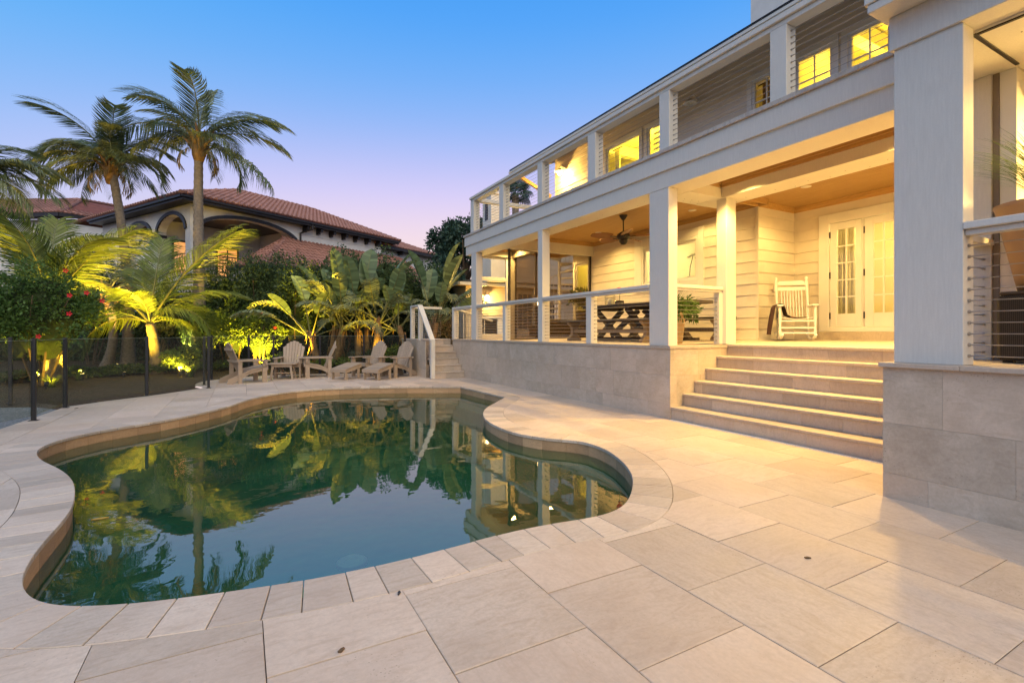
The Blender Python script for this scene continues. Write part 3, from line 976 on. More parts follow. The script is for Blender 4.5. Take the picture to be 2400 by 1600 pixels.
part('curtain_rod', MB().tube([(10.3, 5.0, 3.42), (10.3, 5.6, 3.42)], .015, 6), M['bronze'], cu_)
sb_ = T('sideboard', 'dark sideboard inside the room behind the entry french doors', 'sideboard', (12.1, 4.4, 1.11))
part('body', MB().box(11.9, 12.4, 4.0, 4.75, 1.12, 2.0), M['darkwood'], sb_)
part('tray', MB().box(11.92, 12.3, 4.3, 4.55, 2.001, 2.12), M['darkwood'], sb_)
room(8.61, 9.9, 10.95, 11.70, 1.1, 3.6, [(9.4, 11.3, 3.3)], e=34, col=(1, .80, .10))

# --- upper storey
UW = [  # y0,y1,z0,z1,cols,rows of sashes
    (8.99, 10.24, 4.55, 6.10, 1, 1), (7.98, 8.74, 4.55, 6.10, 1, 1),
    (5.42, 5.99, 4.0, 6.0, 2, 5), (4.53, 5.15, 4.0, 5.99, 2, 5), (3.70, 4.30, 4.0, 5.99, 2, 5), (2.6, 3.2, 4.0, 5.99, 2, 5)]
ops = [(a - 2.0 + 3.5 - .001 - 1.5 + 0 - .10, b - 2.0 + .10, c - .1, d + .1) for a, b, c, d, _, _ in UW]
ops = [(a - 0.0 - .10 - (-1.0), b + .10 - (-1.0), c - .10, d + .10) for a, b, c, d, _, _ in UW]
siding(house, 'upper_wall', (8.5, -1.0), (0, 1), (-1, 0), 13.69, 3.89, 6.62, ops)
siding(house, 'upper_wall', (12.5, 12.69), (-1, 0), (0, 1), 4.0, 3.89, 6.9, [])
for a, b, c, d, cl, rw in UW:
    window(house, 8.5, a, b, c, d, tw=.095, cols=cl, rows=rw, name='upper_window' if rw == 1 else 'upper_glazed_door', sill=rw == 1)
room(8.61, 10.3, 7.6, 12.4, 3.9, 6.6, [(9.5, 9.6, 5.9)], e=170, col=(1, .76, .06))
room(8.61, 10.6, 1.5, 5.25, 3.9, 6.6, [(9.7, 4.6, 5.9), (9.7, 2.8, 5.9)], e=62, col=(1, .68, .05))
room(8.61, 10.6, 5.40, 7.3, 3.9, 6.6, [(10.1, 5.6, 6.2)], e=16, col=(1, .66, .10))
mb = MB()
for q in range(12): mb.hexa([(8.64, 8.0, 4.62 + q * .122), (8.64, 8.72, 4.62 + q * .122), (8.69, 8.72, 4.70 + q * .122), (8.69, 8.0, 4.70 + q * .122),
                             (8.65, 8.0, 4.615 + q * .122), (8.65, 8.72, 4.615 + q * .122), (8.70, 8.72, 4.695 + q * .122), (8.70, 8.0, 4.695 + q * .122)])
def curtain(label, y0, y1, x, z0, z1, mat):
    t = T('curtain', label, 'curtain', (x, (y0 + y1) / 2, z0), group='curtains behind the house glass')
    mb = MB(); n = max(3, int((y1 - y0) / .07))
    for q in range(n):
        y = y0 + (y1 - y0) * (q + .5) / n
        mb.tube([(x, y, z0), (x + .02 * math.sin(q * 1.7), y, (z0 + z1) / 2), (x, y, z1)], (y1 - y0) / n * .56, 6)
    part('drape', mb, mat, t, smooth=True)
    part('curtain_rod', MB().tube([(x, y0 - .1, z1 + .02), (x, y1 + .1, z1 + .02)], .013, 6), M['bronze'], t)
CUR = plain('sheer_curtain', (.70, .64, .48), .8); CUR2 = plain('tan_curtain', (.36, .25, .12), .8)
curtain('sheer curtain at the left edge of the large yellow upper window', 10.02, 10.20, 8.75, 3.95, 6.1, CUR); curtain('sheer curtain at the right edge of the large yellow upper window', 9.02, 9.14, 8.75, 3.95, 6.1, CUR)
curtain('tan curtain in the dim upper glazed door beside the rail post', 5.80, 5.97, 8.78, 3.95, 6.0, CUR2)
part('ceiling_can', MB().lathe([(.07, 0), (.09, -.01), (.06, -.012)], (9.4, 4.95, 6.575), 14).lathe([(.055, -.005), (0, -.006)], (9.4, 4.95, 6.575), 14), M['lampglow'], house)
part('ceiling_beam', MB().box(8.9, 10.55, 3.3, 3.5, 6.3, 6.58).box(8.9, 10.55, 4.5, 4.7, 6.3, 6.58).box(8.9, 10.25, 10.8, 11.0, 6.3, 6.58), M['trim'], house)
part('shutter_louvre', mb, M['trim'], house, kind='stuff')
# roof: eave over the upper deck, rafters and knee braces
def zr(x): return 6.20 + (x - 7.2) * .46
rf = MB()
Y0, Y1 = -1.2, 13.28
rf.hexa([(7.2, Y0, 6.16), (12.2, Y0, zr(12.2) - .04), (12.2, Y1, zr(12.2) - .04), (7.2, Y1, 6.16), (7.2, Y0, 6.2), (12.2, Y0, zr(12.2)), (12.2, Y1, zr(12.2)), (7.2, Y1, 6.2)])
roof = part('roof', rf, M['shingle'], house)
part('soffit', MB().hexa([(7.26, Y0, 6.05), (8.56, Y0, 6.60), (8.56, Y1 - .06, 6.60), (7.26, Y1 - .06, 6.05), (7.26, Y0, 6.07), (8.56, Y0, 6.62), (8.56, Y1 - .06, 6.62), (7.26, Y1 - .06, 6.07)]), M['soffit'], roof)
part('fascia', MB().box(7.215, 7.25, Y0, Y1 - .01, 5.965, 6.155).box(7.19, 7.2145, Y0, Y1, 6.06, 6.155).box(7.17, 7.1895, Y0, Y1 + .01, 6.11, 6.158), M['white'], roof)
part('gutter', MB().box(7.185, 7.2, Y0, Y1, 6.2005, 6.215), M['bronze'], roof)
part('barge_board', MB().hexa([(7.26, Y1 - .05, 5.98), (12.0, Y1 - .05, zr(12.0) - .25), (12.0, Y1 - .015, zr(12.0) - .25), (7.26, Y1 - .015, 5.98), (7.26, Y1 - .05, 6.15), (12.0, Y1 - .05, zr(12) - .06), (12, Y1 - .015, zr(12) - .06), (7.26, Y1 - .015, 6.15)]), M['white'], roof)
for y in (12.95,):
    part('knee_brace', MB().bar((7.38, y, 5.96), (8.49, y, 5.50), .07, .10), M['soffit'] if y < 9 else M['pine'], roof)
ch = part('chimney', MB().box(11.0, 12.2, 6.4, 7.80, 7.5, 10.6), M['stucco'], house)
part('chimney_cap', MB().box(10.92, 12.28, 6.32, 7.88, 10.6005, 10.75), M['white'], ch)

# --- railings
def cables(parent, p, q, zs, r=.0032, fit=True, fr_=.011):
    p = Vector(p); q = Vector(q)
    fb = MB()
    for z in zs:
        a = Vector((p.x, p.y, z)); b = Vector((q.x, q.y, z))
        part('cable', MB().tube([a, b], r, 4), M['cable'], parent)
        d = (b - a).normalized()
        for e, s in ((a, 1), (b, -1)):
            if fit:
                fb.tube([e, e + d * s * .012, e + d * s * .013, e + d * s * .09], [fr_, fr_, .006, .0045], 6)
    if fit: part('cable_fitting', fb, M['cable'], parent, kind='stuff')
ZL = [1.125 + .0668 * q for q in range(11)]
def low_rail(x, y0, y1, mids=(), zt=1.965, zs=ZL, cut=()):
    r = part('porch_railing', MB().box(x - .055, x + .075, y0, y1, zt - .05, zt).box(x - .03, x + .05, y0, y1, zt - .0885, zt - .0505), M['white'], house, bevel=.005)
    ys = [y0, *[v for m in mids for v in m], y1]
    for a, b in mids:
        part('rail_post', MB().box(x - .03, x + .11, a, b, 1.0505, zt - .089), M['white'], r, bevel=.004)
    for a, b in zip(ys[0::2], ys[1::2]):
        cables(r, (x + .045, a, 0), (x + .045, b, 0), zs)
    return r
xr = XF + .045
low_rail(xr, 5.519, 8.542, [(6.935, 7.082)])
low_rail(xr, 8.715, 11.799, [(10.159, 10.297)])
low_rail(xr, 12.109, 13.34, [])
rr_ = part('porch_railing', MB().box(XF + .20, 6.599, 5.15, 5.28, 1.905, 1.955).box(XF + .20, 6.599, 5.18, 5.25, 1.867, 1.9045), M['white'], house, bevel=.005)
part('cable_plate', MB().box(6.52, 6.598, 5.165, 5.265, 1.062, 1.866), M['white'], rr_)
cables(rr_, (XF + .199, 5.215, 0), (6.52, 5.215, 0), [1.12 + .0662 * q for q in range(11)])
# upper railing
UP = [(11.942, 12.156), (10.26, 10.469), (8.543, 8.729), (6.811, 7.031), (5.121, 5.316), (3.38, 3.579)]
ur = part('upper_railing', MB().box(XF - .02, XF + .215, 1.96, 12.17, 4.80, 4.862).box(XF + .015, XF + .185, 1.96, 12.157, 4.74, 4.7995), M['white'], house, bevel=.006)
for a, b in UP:
    part('rail_post', MB().box(XF + .012, XF + .188, a, b, 3.8925, 4.7395), M['white'], ur, bevel=.005)
ZU = [3.96 + .0715 * q for q in range(11)]
ends = [12.156] + [v for p in UP for v in (p[0],)] 
for (a0, b0), (a1, b1) in zip(UP, UP[1:] + [(1.96, 1.97)]):
    cables(ur, (XF + .10, a0, 0), (XF + .10, b1, 0), ZU)
er = part('upper_railing', MB().box(XF + .189, 8.46, 11.98, 12.14, 4.75, 4.84), M['white'], house, bevel=.005)
cables(er, (XF + .189, 12.06, 0), (8.46, 12.06, 0), ZU)

# --- mesh screens and the glazed corner at the far end of the porch
def panel_frame(name, pts, mat): pass
part('mesh_screen', MB().box(5.93, 8.46, 10.905, 10.91, 1.07, 3.344), M['screen'], house)
part('screen_track', MB().box(8.42, 8.47, 10.88, 10.935, 1.1, 3.344).box(5.88, 5.93, 10.88, 10.935, 1.06, 3.344).box(5.9305, 8.4195, 10.885, 10.93, 1.055, 1.072), M['bronze'], house)
part('mesh_screen', MB().box(6.80, 6.805, 11.10, 12.18, 1.07, 3.344), M['screen'], house)
part('screen_track', MB().box(6.785, 6.82, 11.05, 11.10, 1.06, 3.344).box(6.785, 6.82, 12.15, 12.199, 1.06, 3.344).box(6.785, 6.82, 11.1005, 12.149, 1.055, 1.072), M['bronze'], house)
part('porch_post', MB().box(6.62, 6.84, 12.20, 12.44, 1.06, 3.351), M['white'], house, bevel=.005)
g = part('screen_door', MB().box(5.60, 5.66, 12.30, 12.36, 1.06, 3.351).box(6.56, 6.619, 12.30, 12.36, 1.06, 3.351).box(5.6605, 6.5595, 12.30, 12.36, 2.68, 2.78).box(5.6605, 6.5595, 12.30, 12.36, 1.06, 1.20).box(5.6605, 6.5595, 12.30, 12.36, 3.30, 3.351), M['trim'], house, bevel=.004)
part('transom_pane', MB().box(5.661, 6.559, 12.325, 12.331, 2.781, 3.299), M['pane'], g)

# --- near right pavilion: base, pier, beam, eave, ceiling
rp = T('right_pavilion', 'near white corner pavilion on a tall travertine base at the right edge', 'pavilion', (4.6, .5, 0))
rb = part('base_wall', MB().box(4.312, 5.36, -3, 1.905, -.1, .985), M['joint'], rp)
clad(rb, 'stone_tile', (4.29, -3), (0, 1), (-1, 0), 4.93, [(-.02, .185), (.185, .565), (.565, .984)], .80, seed=11)
clad(rb, 'stone_tile', (4.312, 1.93), (1, 0), (0, 1), 1.05, [(-.02, .185), (.185, .565), (.565, .984)], .61, seed=12)
q = MB().box(4.25, 5.37, 1.46, 1.945, .9855, 1.02)
part('wall_cap', q, M['step'], rp, bevel=.004)
part('wall_cap', MB().box(4.25, 4.60, -.0, 1.458, .9855, 1.02), M['step'], rp, bevel=.004)
part('pavilion_floor', MB().box(4.601, 9.7, -3, 1.458, .9, 1.019).box(5.375, 9.7, 1.4585, 1.93, .9, 1.0185), M['floor'], rp)
part('pier_post', MB().box(4.35, 4.52, 1.473, 1.883, 1.0205, 3.384), M['white'], rp, bevel=.003)
part('beam', MB().box(4.325, 4.56, -3, 1.905, 3.385, 3.635), M['white'], rp, bevel=.004)
part('beam', MB().box(4.561, 6.55, 1.50, 1.90, 3.36, 3.63), M['white'], rp)
part('eave', MB().box(4.12, 5.35, -3, 1.957, 3.636, 3.70).box(4.105, 5.35, -3, 1.972, 3.7005, 4.3), M['white'], rp, bevel=.006)
part('ceiling', MB().box(4.561, 9.6, -3, 1.499, 3.372, 3.40), M['white'], rp)
part('screen_slot', MB().box(4.57, 5.38, 1.475, 1.4985, 3.362, 3.3715).box(4.575, 4.60, -3, 1.474, 3.362, 3.3715), M['bronze'], rp)
mb = MB()
for a in range(8):
    for b in range(3): mb.box(4.66 + a * .17, 4.668 + a * .17, .55 + b * .33 + .1 * (a % 2), .558 + b * .33 + .1 * (a % 2), 3.3695, 3.3719)
part('screw_head', mb, M['bronze'], rp, kind='stuff')
part('inner_post', MB().box(5.38, 5.62, 1.64, 1.90, 1.02, 3.359), M['white'], rp, bevel=.004)
part('screen_track', MB().box(5.40, 5.46, 1.60, 1.639, 1.02, 3.359), M['taupe'], rp)
part('jamb', MB().box(5.41, 5.60, 1.50, 1.599, 1.02, 3.359), M['trim'], rp)
rl = part('railing', MB().box(4.34, 4.50, -1.5, 1.472, 1.955, 2.005).box(4.375, 4.465, -1.5, 1.472, 1.915, 1.9545), M['white'], rp, bevel=.005)
cables(rl, (4.43, 1.472, 0), (4.43, -1.5, 0), [1.085 + .0765 * q for q in range(11)], r=.0032, fr_=.013)
rl2 = part('railing', MB().box(4.54, 5.37, 1.62, 1.76, 1.955, 2.0), M['white'], rp)
cables(rl2, (4.521, 1.69, 0), (5.379, 1.69, 0), [1.085 + .0765 * q for q in range(11)])
# glimpse into the pavilion
part('back_wall', MB().box(8.2, 8.3, -3, 1.45, 1.02, 3.371), M['siding'], rp)
part('pine_ceiling', MB().box(5.9, 8.19, .2, 1.4, 3.20, 3.25), M['pine'], rp)
part('header', MB().box(5.7, 5.899, -3, 1.49, 3.10, 3.371).box(5.9, 8.19, 1.401, 1.49, 2.85, 3.25), M['trim'], rp)
gd = part('glazed_door', MB().box(8.12, 8.17, 1.30, 1.40, 1.1, 3.0).box(8.12, 8.17, .4, .5, 1.1, 3.0).box(8.12, 8.17, .5005, 1.2995, 2.9, 3.0).box(8.12, 8.17, .5005, 1.2995, 1.1, 1.3), M['trim'], rp)
for z in (1.6, 1.9, 2.2, 2.5): part('muntin', MB().box(8.13, 8.16, .5005, 1.2995, z - .012, z + .012), M['trim'], gd)
for y in (.77, 1.03): part('muntin', MB().box(8.128, 8.158, y - .012, y + .012, 1.3005, 2.8995), M['trim'], gd)

# --- far stairs up to the porch landing
fs = T('side_steps', 'narrow travertine stair with white handrail behind the far end of the pool', 'steps', (4.95, 13.2, 0))
FX0, FX1 = 4.52, 5.376
for q in range(6):
    zt = .175 * (q + 1); ya = 12.56 + .20 * q
    xa = FX0 if q < 2 else FX0 - .06
    t_ = part('tread', MB().box(xa, FX1, ya - .02, ya + .20 if q < 5 else 15.2, zt - .035, zt), M['step'], fs, bevel=.004)
    part('riser_core', MB().box(xa + .01, FX1, ya + .02, ya + .25, zt - .175, zt - .036), M['joint'], t_)
    for (a, b) in ((xa + .001, xa + .33), (xa + .332, FX1 - .22), (FX1 - .218, FX1)):
        part('riser_tile', MB().box(a, b, ya, ya + .02, zt - .174, zt - .036), M['step'], t_)
sw = part('side_wall', MB().box(4.42, 4.515, 12.96, 15.2, -.05, 1.005), M['joint'], fs)
clad(sw, 'stone_tile', (4.40, 12.94), (0, 1), (-1, 0), 2.26, ROWS, .61, seed=31)
part('landing_core', MB().box(4.516, FX1, 13.62, 15.2, 0, .99), M['joint'], fs)
part('wall_cap', MB().box(4.385, 4.52, 13.6, 15.22, 1.006, 1.052), M['step'], fs)
hr = part('handrail', MB().bar((4.47, 12.58, 1.02), (4.47, 13.62, 2.0), .14, .05).box(4.40, 4.54, 13.62, 14.3, 1.985, 2.03), M['white'], fs, bevel=.005)
part('newel_post', MB().box(4.42, 4.53, 12.53, 12.64, 0, 1.02), M['white'], hr, bevel=.004)
part('newel_post', MB().box(4.42, 4.53, 13.55, 13.66, .72, 1.98), M['white'], hr, bevel=.004)
part('newel_post', MB().box(4.42, 4.53, 14.3, 14.42, .9, 2.03), M['white'], hr, bevel=.004)
for q in range(9):
    z = .16 + .085 * q
    part('cable', MB().tube([(4.475, 12.64, z + .05), (4.475, 13.55, z + .05 + .91 * .94)], .0032, 4), M['cable'], hr)
cables(hr, (4.475, 13.66, 0), (4.475, 14.3, 0), ZL)
br = part('handrail', MB().box(4.53, 5.40, 14.33, 14.43, 1.955, 2.02), M['white'], fs)
cables(br, (4.53, 14.36, 0), (5.38, 14.36, 0), ZL)
part('newel_post', MB().box(5.385, 5.52, 13.34, 13.47, 1.0505, 1.97), M['white'], fs, bevel=.004)
rr2 = part('handrail', MB().bar((5.46, 13.48, 1.95), (6.9, 13.9, 1.60), .10, .05), M['white'], fs)
for q in range(6): part('baluster', MB().bar((5.6 + q * .2, 13.52 + q * .06, .9), (5.6 + q * .2, 13.52 + q * .06, 1.90 - q * .05), .025, .025), M['white'], rr2)
# ------------------------------------------------------------------ lamps
def downlight(x, y, z, label, e=170, ang=150, col=WARM, group='recessed porch downlights'):
    t = T('downlight', label, 'downlight', (x, y, z), group=group)
    part('trim_ring', MB().lathe([(.055, -.001), (.078, -.001), (.082, -.007), (.056, -.010)], n=20), M['trim'], t, world=False, smooth=True)
    part('lens', MB().lathe([(.0545, -.004), (.0, -.0045)], n=20), M['dimglow'], t, world=False)
    light('SPOT', 'downlight_beam', (x, y, z - .02), e * 1.6, col, t, .05, ang, .5, aim=(x, y, 0))
    return t
downlight(7.94, 6.93, 3.70, 'round recessed ceiling light between the corner post and the inner post of the porch', 44)
downlight(6.75, 6.5, 3.70, 'recessed ceiling light above the railing by the near porch corner', 150, 150)
downlight(6.75, 9.3, 3.70, 'recessed ceiling light above the railing beyond the ceiling fan', 140, 150)
downlight(7.7, 9.6, 3.70, 'recessed ceiling light near the brown mesh screen', 75)
downlight(6.20, 4.66, 3.60, 'recessed light in the outer pine strip above the entry steps', 300, 128)
downlight(6.20, 2.7, 3.60, 'recessed light in the outer pine strip nearest the pavilion pier', 300, 128)
downlight(8.33, 4.88, 3.70, 'recessed light in the inner pine ceiling above the rocking chair', 95, 155)
downlight(8.2, 2.9, 3.70, 'recessed light in the inner pine ceiling in front of the french doors', 95, 155)
downlight(6.5, 11.75, 3.60, 'recessed light washing the beam at the far glazed corner of the porch', 90)
downlight(7.8, 11.9, 3.60, 'recessed light behind the far mesh screen', 130)
downlight(5.6, .75, 3.371, 'recessed light in the white ceiling of the near pavilion', 150, 155)
downlight(7.2, .6, 3.19, 'recessed light in the pine strip inside the near pavilion', 110, 150)

def sconce(x, y, z, label, lit, e=40, col=(1, .62, .14)):
    t = T('wall_sconce', label, 'wall lamp', (x, y, z), group='barn style wall lamps')
    part('backplate', MB().tube([(.0, 0, .10), (-.025, 0, .10)], .055, 12), M['white'], t, world=False)
    part('gooseneck', MB().tube([(-.02, 0, .10), (-.10, 0, .17), (-.20, 0, .17), (-.25, 0, .10), (-.25, 0, .05)], .011, 6), M['white'], t, world=False, smooth=True)
    sh = part('shade', MB().lathe([(.035, .06), (.05, .04), (.135, -.02), (.13, -.024), (.045, .03)], (-.25, 0, 0), 16), M['white'], t, world=False, smooth=True)
    part('glass_jar', MB().lathe([(.0, -.13), (.045, -.12), (.055, -.06), (.04, -.01), (0, -.005)], (-.25, 0, 0), 12), M['lampglow'] if lit else M['pane'], t, world=False, smooth=True)
    mb = MB()
    for a in range(6):
        q = a * math.pi / 3
        mb.tube([(-.25 + .06 * math.cos(q), .06 * math.sin(q), -.01), (-.25 + .066 * math.cos(q), .066 * math.sin(q), -.08), (-.25 + .02 * math.cos(q), .02 * math.sin(q), -.14)], .004, 4)
    part('cage', mb, M['white'], t, world=False)
    if lit: light('POINT', 'sconce_lamp', (x - .25, y, z - .17), e, col, t, .04)
    return t
sconce(8.472, 12.07, 6.02, 'lit wall lamp on the far end of the upper deck wall', True, 125)
sconce(8.472, 7.24, 6.06, 'unlit white wall lamp on the upper deck wall between two windows', False)


# ceiling fan
fan = T('ceiling_fan', 'bronze ceiling fan with five wooden blades under the porch ceiling', 'ceiling fan', (7.02, 7.93, 3.70))
part('canopy', MB().lathe([(.03, -.10), (.05, -.07), (.085, -.01), (.085, 0)], n=16), M['bronze'], fan, world=False, smooth=True)
part('down_rod', MB().tube([(0, 0, -.09), (0, 0, -.36)], .014, 8), M['bronze'], fan, world=False)
part('motor_housing', MB().lathe([(.03, -.34), (.07, -.36), (.13, -.40), (.14, -.46), (.11, -.50), (.05, -.52)], n=20), M['bronze'], fan, world=False, smooth=True)
part('light_kit', MB().lathe([(.0, -.62), (.05, -.61), (.085, -.56), (.09, -.525), (.05, -.515)], n=16), M['bronze'], fan, world=False, smooth=True)
fb = boards('fan_blade_wood', (.34, .15, .05), (.23, .10, .035), stretch=(1, 8, 8))
for q in range(5):
    a = q * 2 * math.pi / 5 + .35
    mb = MB(); n_ = 9
    for i in range(n_):
        t = i / (n_ - 1); x = .26 + .46 * t; w = (.062 + .05 * math.sin(math.pi * min(1, t * .9 + .1))) * (1 if t < .97 else .7)
        for s in (-1, 1):
            for zz in (0, -.012): mb.v.append((x, s * w, -.44 + zz + s * w * .30))
    for i in range(n_ - 1):
        b = i * 4
        mb.f += [(b, b + 4, b + 6, b + 2), (b + 1, b + 3, b + 7, b + 5), (b, b + 1, b + 5, b + 4), (b + 2, b + 6, b + 7, b + 3)]
    mb.f += [(0, 2, 3, 1), ((n_ - 1) * 4, (n_ - 1) * 4 + 1, (n_ - 1) * 4 + 3, (n_ - 1) * 4 + 2)]
    bl = part('blade', mb, fb, fan, world=False, rot=(0, 0, a))
    part('blade_iron', MB().bar((.11, 0, -.455), (.30, 0, -.455), .045, .014), M['bronze'], bl, world=False)

light('POINT', 'pavilion_lamp', (6.9, .35, 2.55), 300, WARM, rp, .12)
# ------------------------------------------------------------------ guest wing behind the porch
gh = T('guest_house', 'low clapboard guest wing with grey shingle roof seen past the far end of the porch', 'house', (8.5, 17.5, 0))
g1 = siding(gh, 'guest_wall', (7.35, 17.0), (1, 0), (0, -1), 6.2, 0.6, 3.0, [(2.1, 3.0, 1.0, 2.9), (3.5, 4.4, 1.0, 2.9)])
g2 = siding(gh, 'guest_wall', (7.35, 24.0), (0, -1), (-1, 0), 7.0, 0.6, 3.0, [])
for a in (9.45, 10.85):
    d = part('guest_french_door', MB().box(a, a + .12, 16.93, 17.02, 1.0, 2.9).box(a + .78, a + .9, 16.93, 17.02, 1.0, 2.9).box(a + .1205, a + .7795, 16.93, 17.02, 2.76, 2.9).box(a + .1205, a + .7795, 16.93, 17.02, 1.0, 1.35), M['trim'], gh)
    part('pane', MB().box(a + .121, a + .779, 16.96, 16.966, 1.351, 2.759), M['pane'], d)
    for q in range(1, 3): part('muntin', MB().box(a + .12 + .22 * q - .012, a + .12 + .22 * q + .012, 16.945, 16.975, 1.351, 2.759), M['trim'], d)
    for q in range(1, 5): part('muntin', MB().box(a + .121, a + .779, 16.947, 16.973, 1.35 + .282 * q - .012, 1.35 + .282 * q + .012), M['trim'], d)
part('back_room', MB().box(9.2, 12, 18.0, 18.05, .6, 3), M['darkwood'], gh)
part('step_slab', MB().box(7.2, 13.6, 15.4, 17.0, .5, 1.0), M['step'], gh)
rf = MB().hexa([(6.85, 16.45, 3.02), (13.6, 16.45, 3.02), (13.6, 20.5, 3.62), (9.6, 20.5, 3.62), (6.85, 16.45, 3.07), (13.6, 16.45, 3.07), (13.6, 20.5, 3.69), (9.6, 20.5, 3.69)])
rf.hexa([(6.85, 16.46, 3.02), (9.6, 20.51, 3.62), (9.6, 24.5, 3.62), (6.85, 24.5, 3.02), (6.85, 16.46, 3.07), (9.6, 20.51, 3.69), (9.6, 24.5, 3.69), (6.85, 24.5, 3.07)])
gr_ = part('roof', rf, M['shingle'], gh)
mb = MB()
for q in range(9):
    t = q / 9; y = 16.45 + 4.05 * t; z = 3.075 + .62 * t
    mb.hexa([(6.85 + 2.75 * t, y, z), (13.6, y, z), (13.6, y + .42, z + .062), (6.85 + 2.75 * t + .28, y + .42, z + .062), (6.85 + 2.75 * t, y, z + .03), (13.6, y, z + .03), (13.6, y + .44, z + .078), (6.85 + 2.75 * t + .29, y + .44, z + .078)])
part('shingle_course', mb, M['shingle'], gr_, kind='stuff')
part('gutter', MB().box(6.78, 13.6, 16.36, 16.449, 2.95, 3.065).box(6.76, 6.849, 16.36, 24.5, 2.95, 3.065), M['white'], gr_, bevel=.01)
part('soffit', MB().box(6.86, 13.6, 16.46, 17.0, 2.985, 3.0), M['pine'], gr_)
part('post', MB().box(9.05, 9.25, 16.5, 16.62, 1.0, 2.984), M['trim'], gh)
gc = part('chimney', MB().box(7.86, 8.56, 15.9, 16.6, 3.1, 6.25), M['stucco'], gh)
part('chimney_cap', MB().box(7.80, 8.62, 15.84, 16.66, 6.2505, 6.34), M['stucco'], gc)
part('flue_slot', MB().box(7.845, 7.859, 16.15, 16.38, 5.35, 5.95), M['black'], gc)
sconce_g = T('wall_sconce', 'lit wall lamp on the guest wing wall beyond the far glazed porch corner', 'wall lamp', (8.15, 16.97, 2.66), -math.pi / -2 if False else math.pi / 2, group='barn style wall lamps')
part('shade', MB().lathe([(.03, .10), (.06, .06), (.16, -.02), (.15, -.025), (.05, .03)], (-.16, 0, 0), 14), M['white'], sconce_g, world=False, smooth=True)
part('backplate', MB().box(-.16, 0, -.02, .02, .08, .12), M['white'], sconce_g, world=False)
part('glass_jar', MB().lathe([(0, -.14), (.05, -.13), (.055, -.02), (0, -.01)], (-.16, 0, 0), 10), M['lampglow'], sconce_g, world=False, smooth=True)
light('POINT', 'sconce_lamp', (8.15, 16.70, 2.45), 60, (1, .60, .12), None, .05)
# garden counter behind the porch end
gk = T('outdoor_counter', 'slatted outdoor cooking counter beside the guest wing wall', 'counter', (8.0, 15.8, 0))
part('top', MB().box(7.2, 8.7, 15.45, 15.95, 1.72, 1.78), M['trim'], gk)
part('end_post', MB().box(7.9, 8.1, 15.47, 15.93, .9, 1.719), M['trim'], gk)
for q in range(6): part('slat', MB().box(7.3, 7.89, 15.50, 15.53, 1.0 + .115 * q, 1.10 + .115 * q), M['darkwood'], gk)
part('bench_top', MB().box(7.1, 8.7, 14.9, 15.3, 1.02, 1.06), M['trim'], gk)
part('core', MB().box(7.3, 8.7, 15.6, 15.9, 1.0, 1.7).box(7.15, 8.65, 14.95, 15.25, .5, 1.019), M['siding'], gk)

siding(gh, 'guest_upper_wall', (8.4, 17.9), (1, 0), (0, -1), 5.2, 2.9, 4.85, [])
light('POINT', 'stair_fill_lamp', (7.5, 13.9, 3.3), 90, WARM, gh, .1)  # unseen lamp added to brighten the spiral stair
# white spiral stair
sp = T('spiral_stair', 'white spiral staircase behind the brown mesh screen at the far end of the porch', 'staircase', (9.00, 13.20, 0))
part('pole', MB().tube([(9.00, 13.20, .9), (9.00, 13.20, 5.2)], .05, 10), M['white'], sp)
NS = 15
hp = []
for q in range(NS):
    a = rad(205) - q * rad(27); z = 1.1 + .19 * (q + 1)
    c, s = math.cos(a), math.sin(a); c2, s2 = math.cos(a - rad(30)), math.sin(a - rad(30))
    part('tread', MB().prism([(9.00, 13.20), (9.00 + .86 * c2, 13.20 + .86 * s2), (9.00 + .86 * c, 13.20 + .86 * s)][::1], z - .045, z), M['white'], sp)
    for e in range(3):
        b = a - rad(10) * e
        x, y = 9.00 + .83 * math.cos(b), 13.20 + .83 * math.sin(b)
        part('baluster', MB().tube([(x, y, z), (x, y, z + .9 + .19 * e / 3)], .010, 4), M['white'], sp)
        hp.append((x, y, z + .9 + .19 * e / 3))
part('handrail', MB().tube(hp, .024, 6), M['white'], sp, smooth=True)

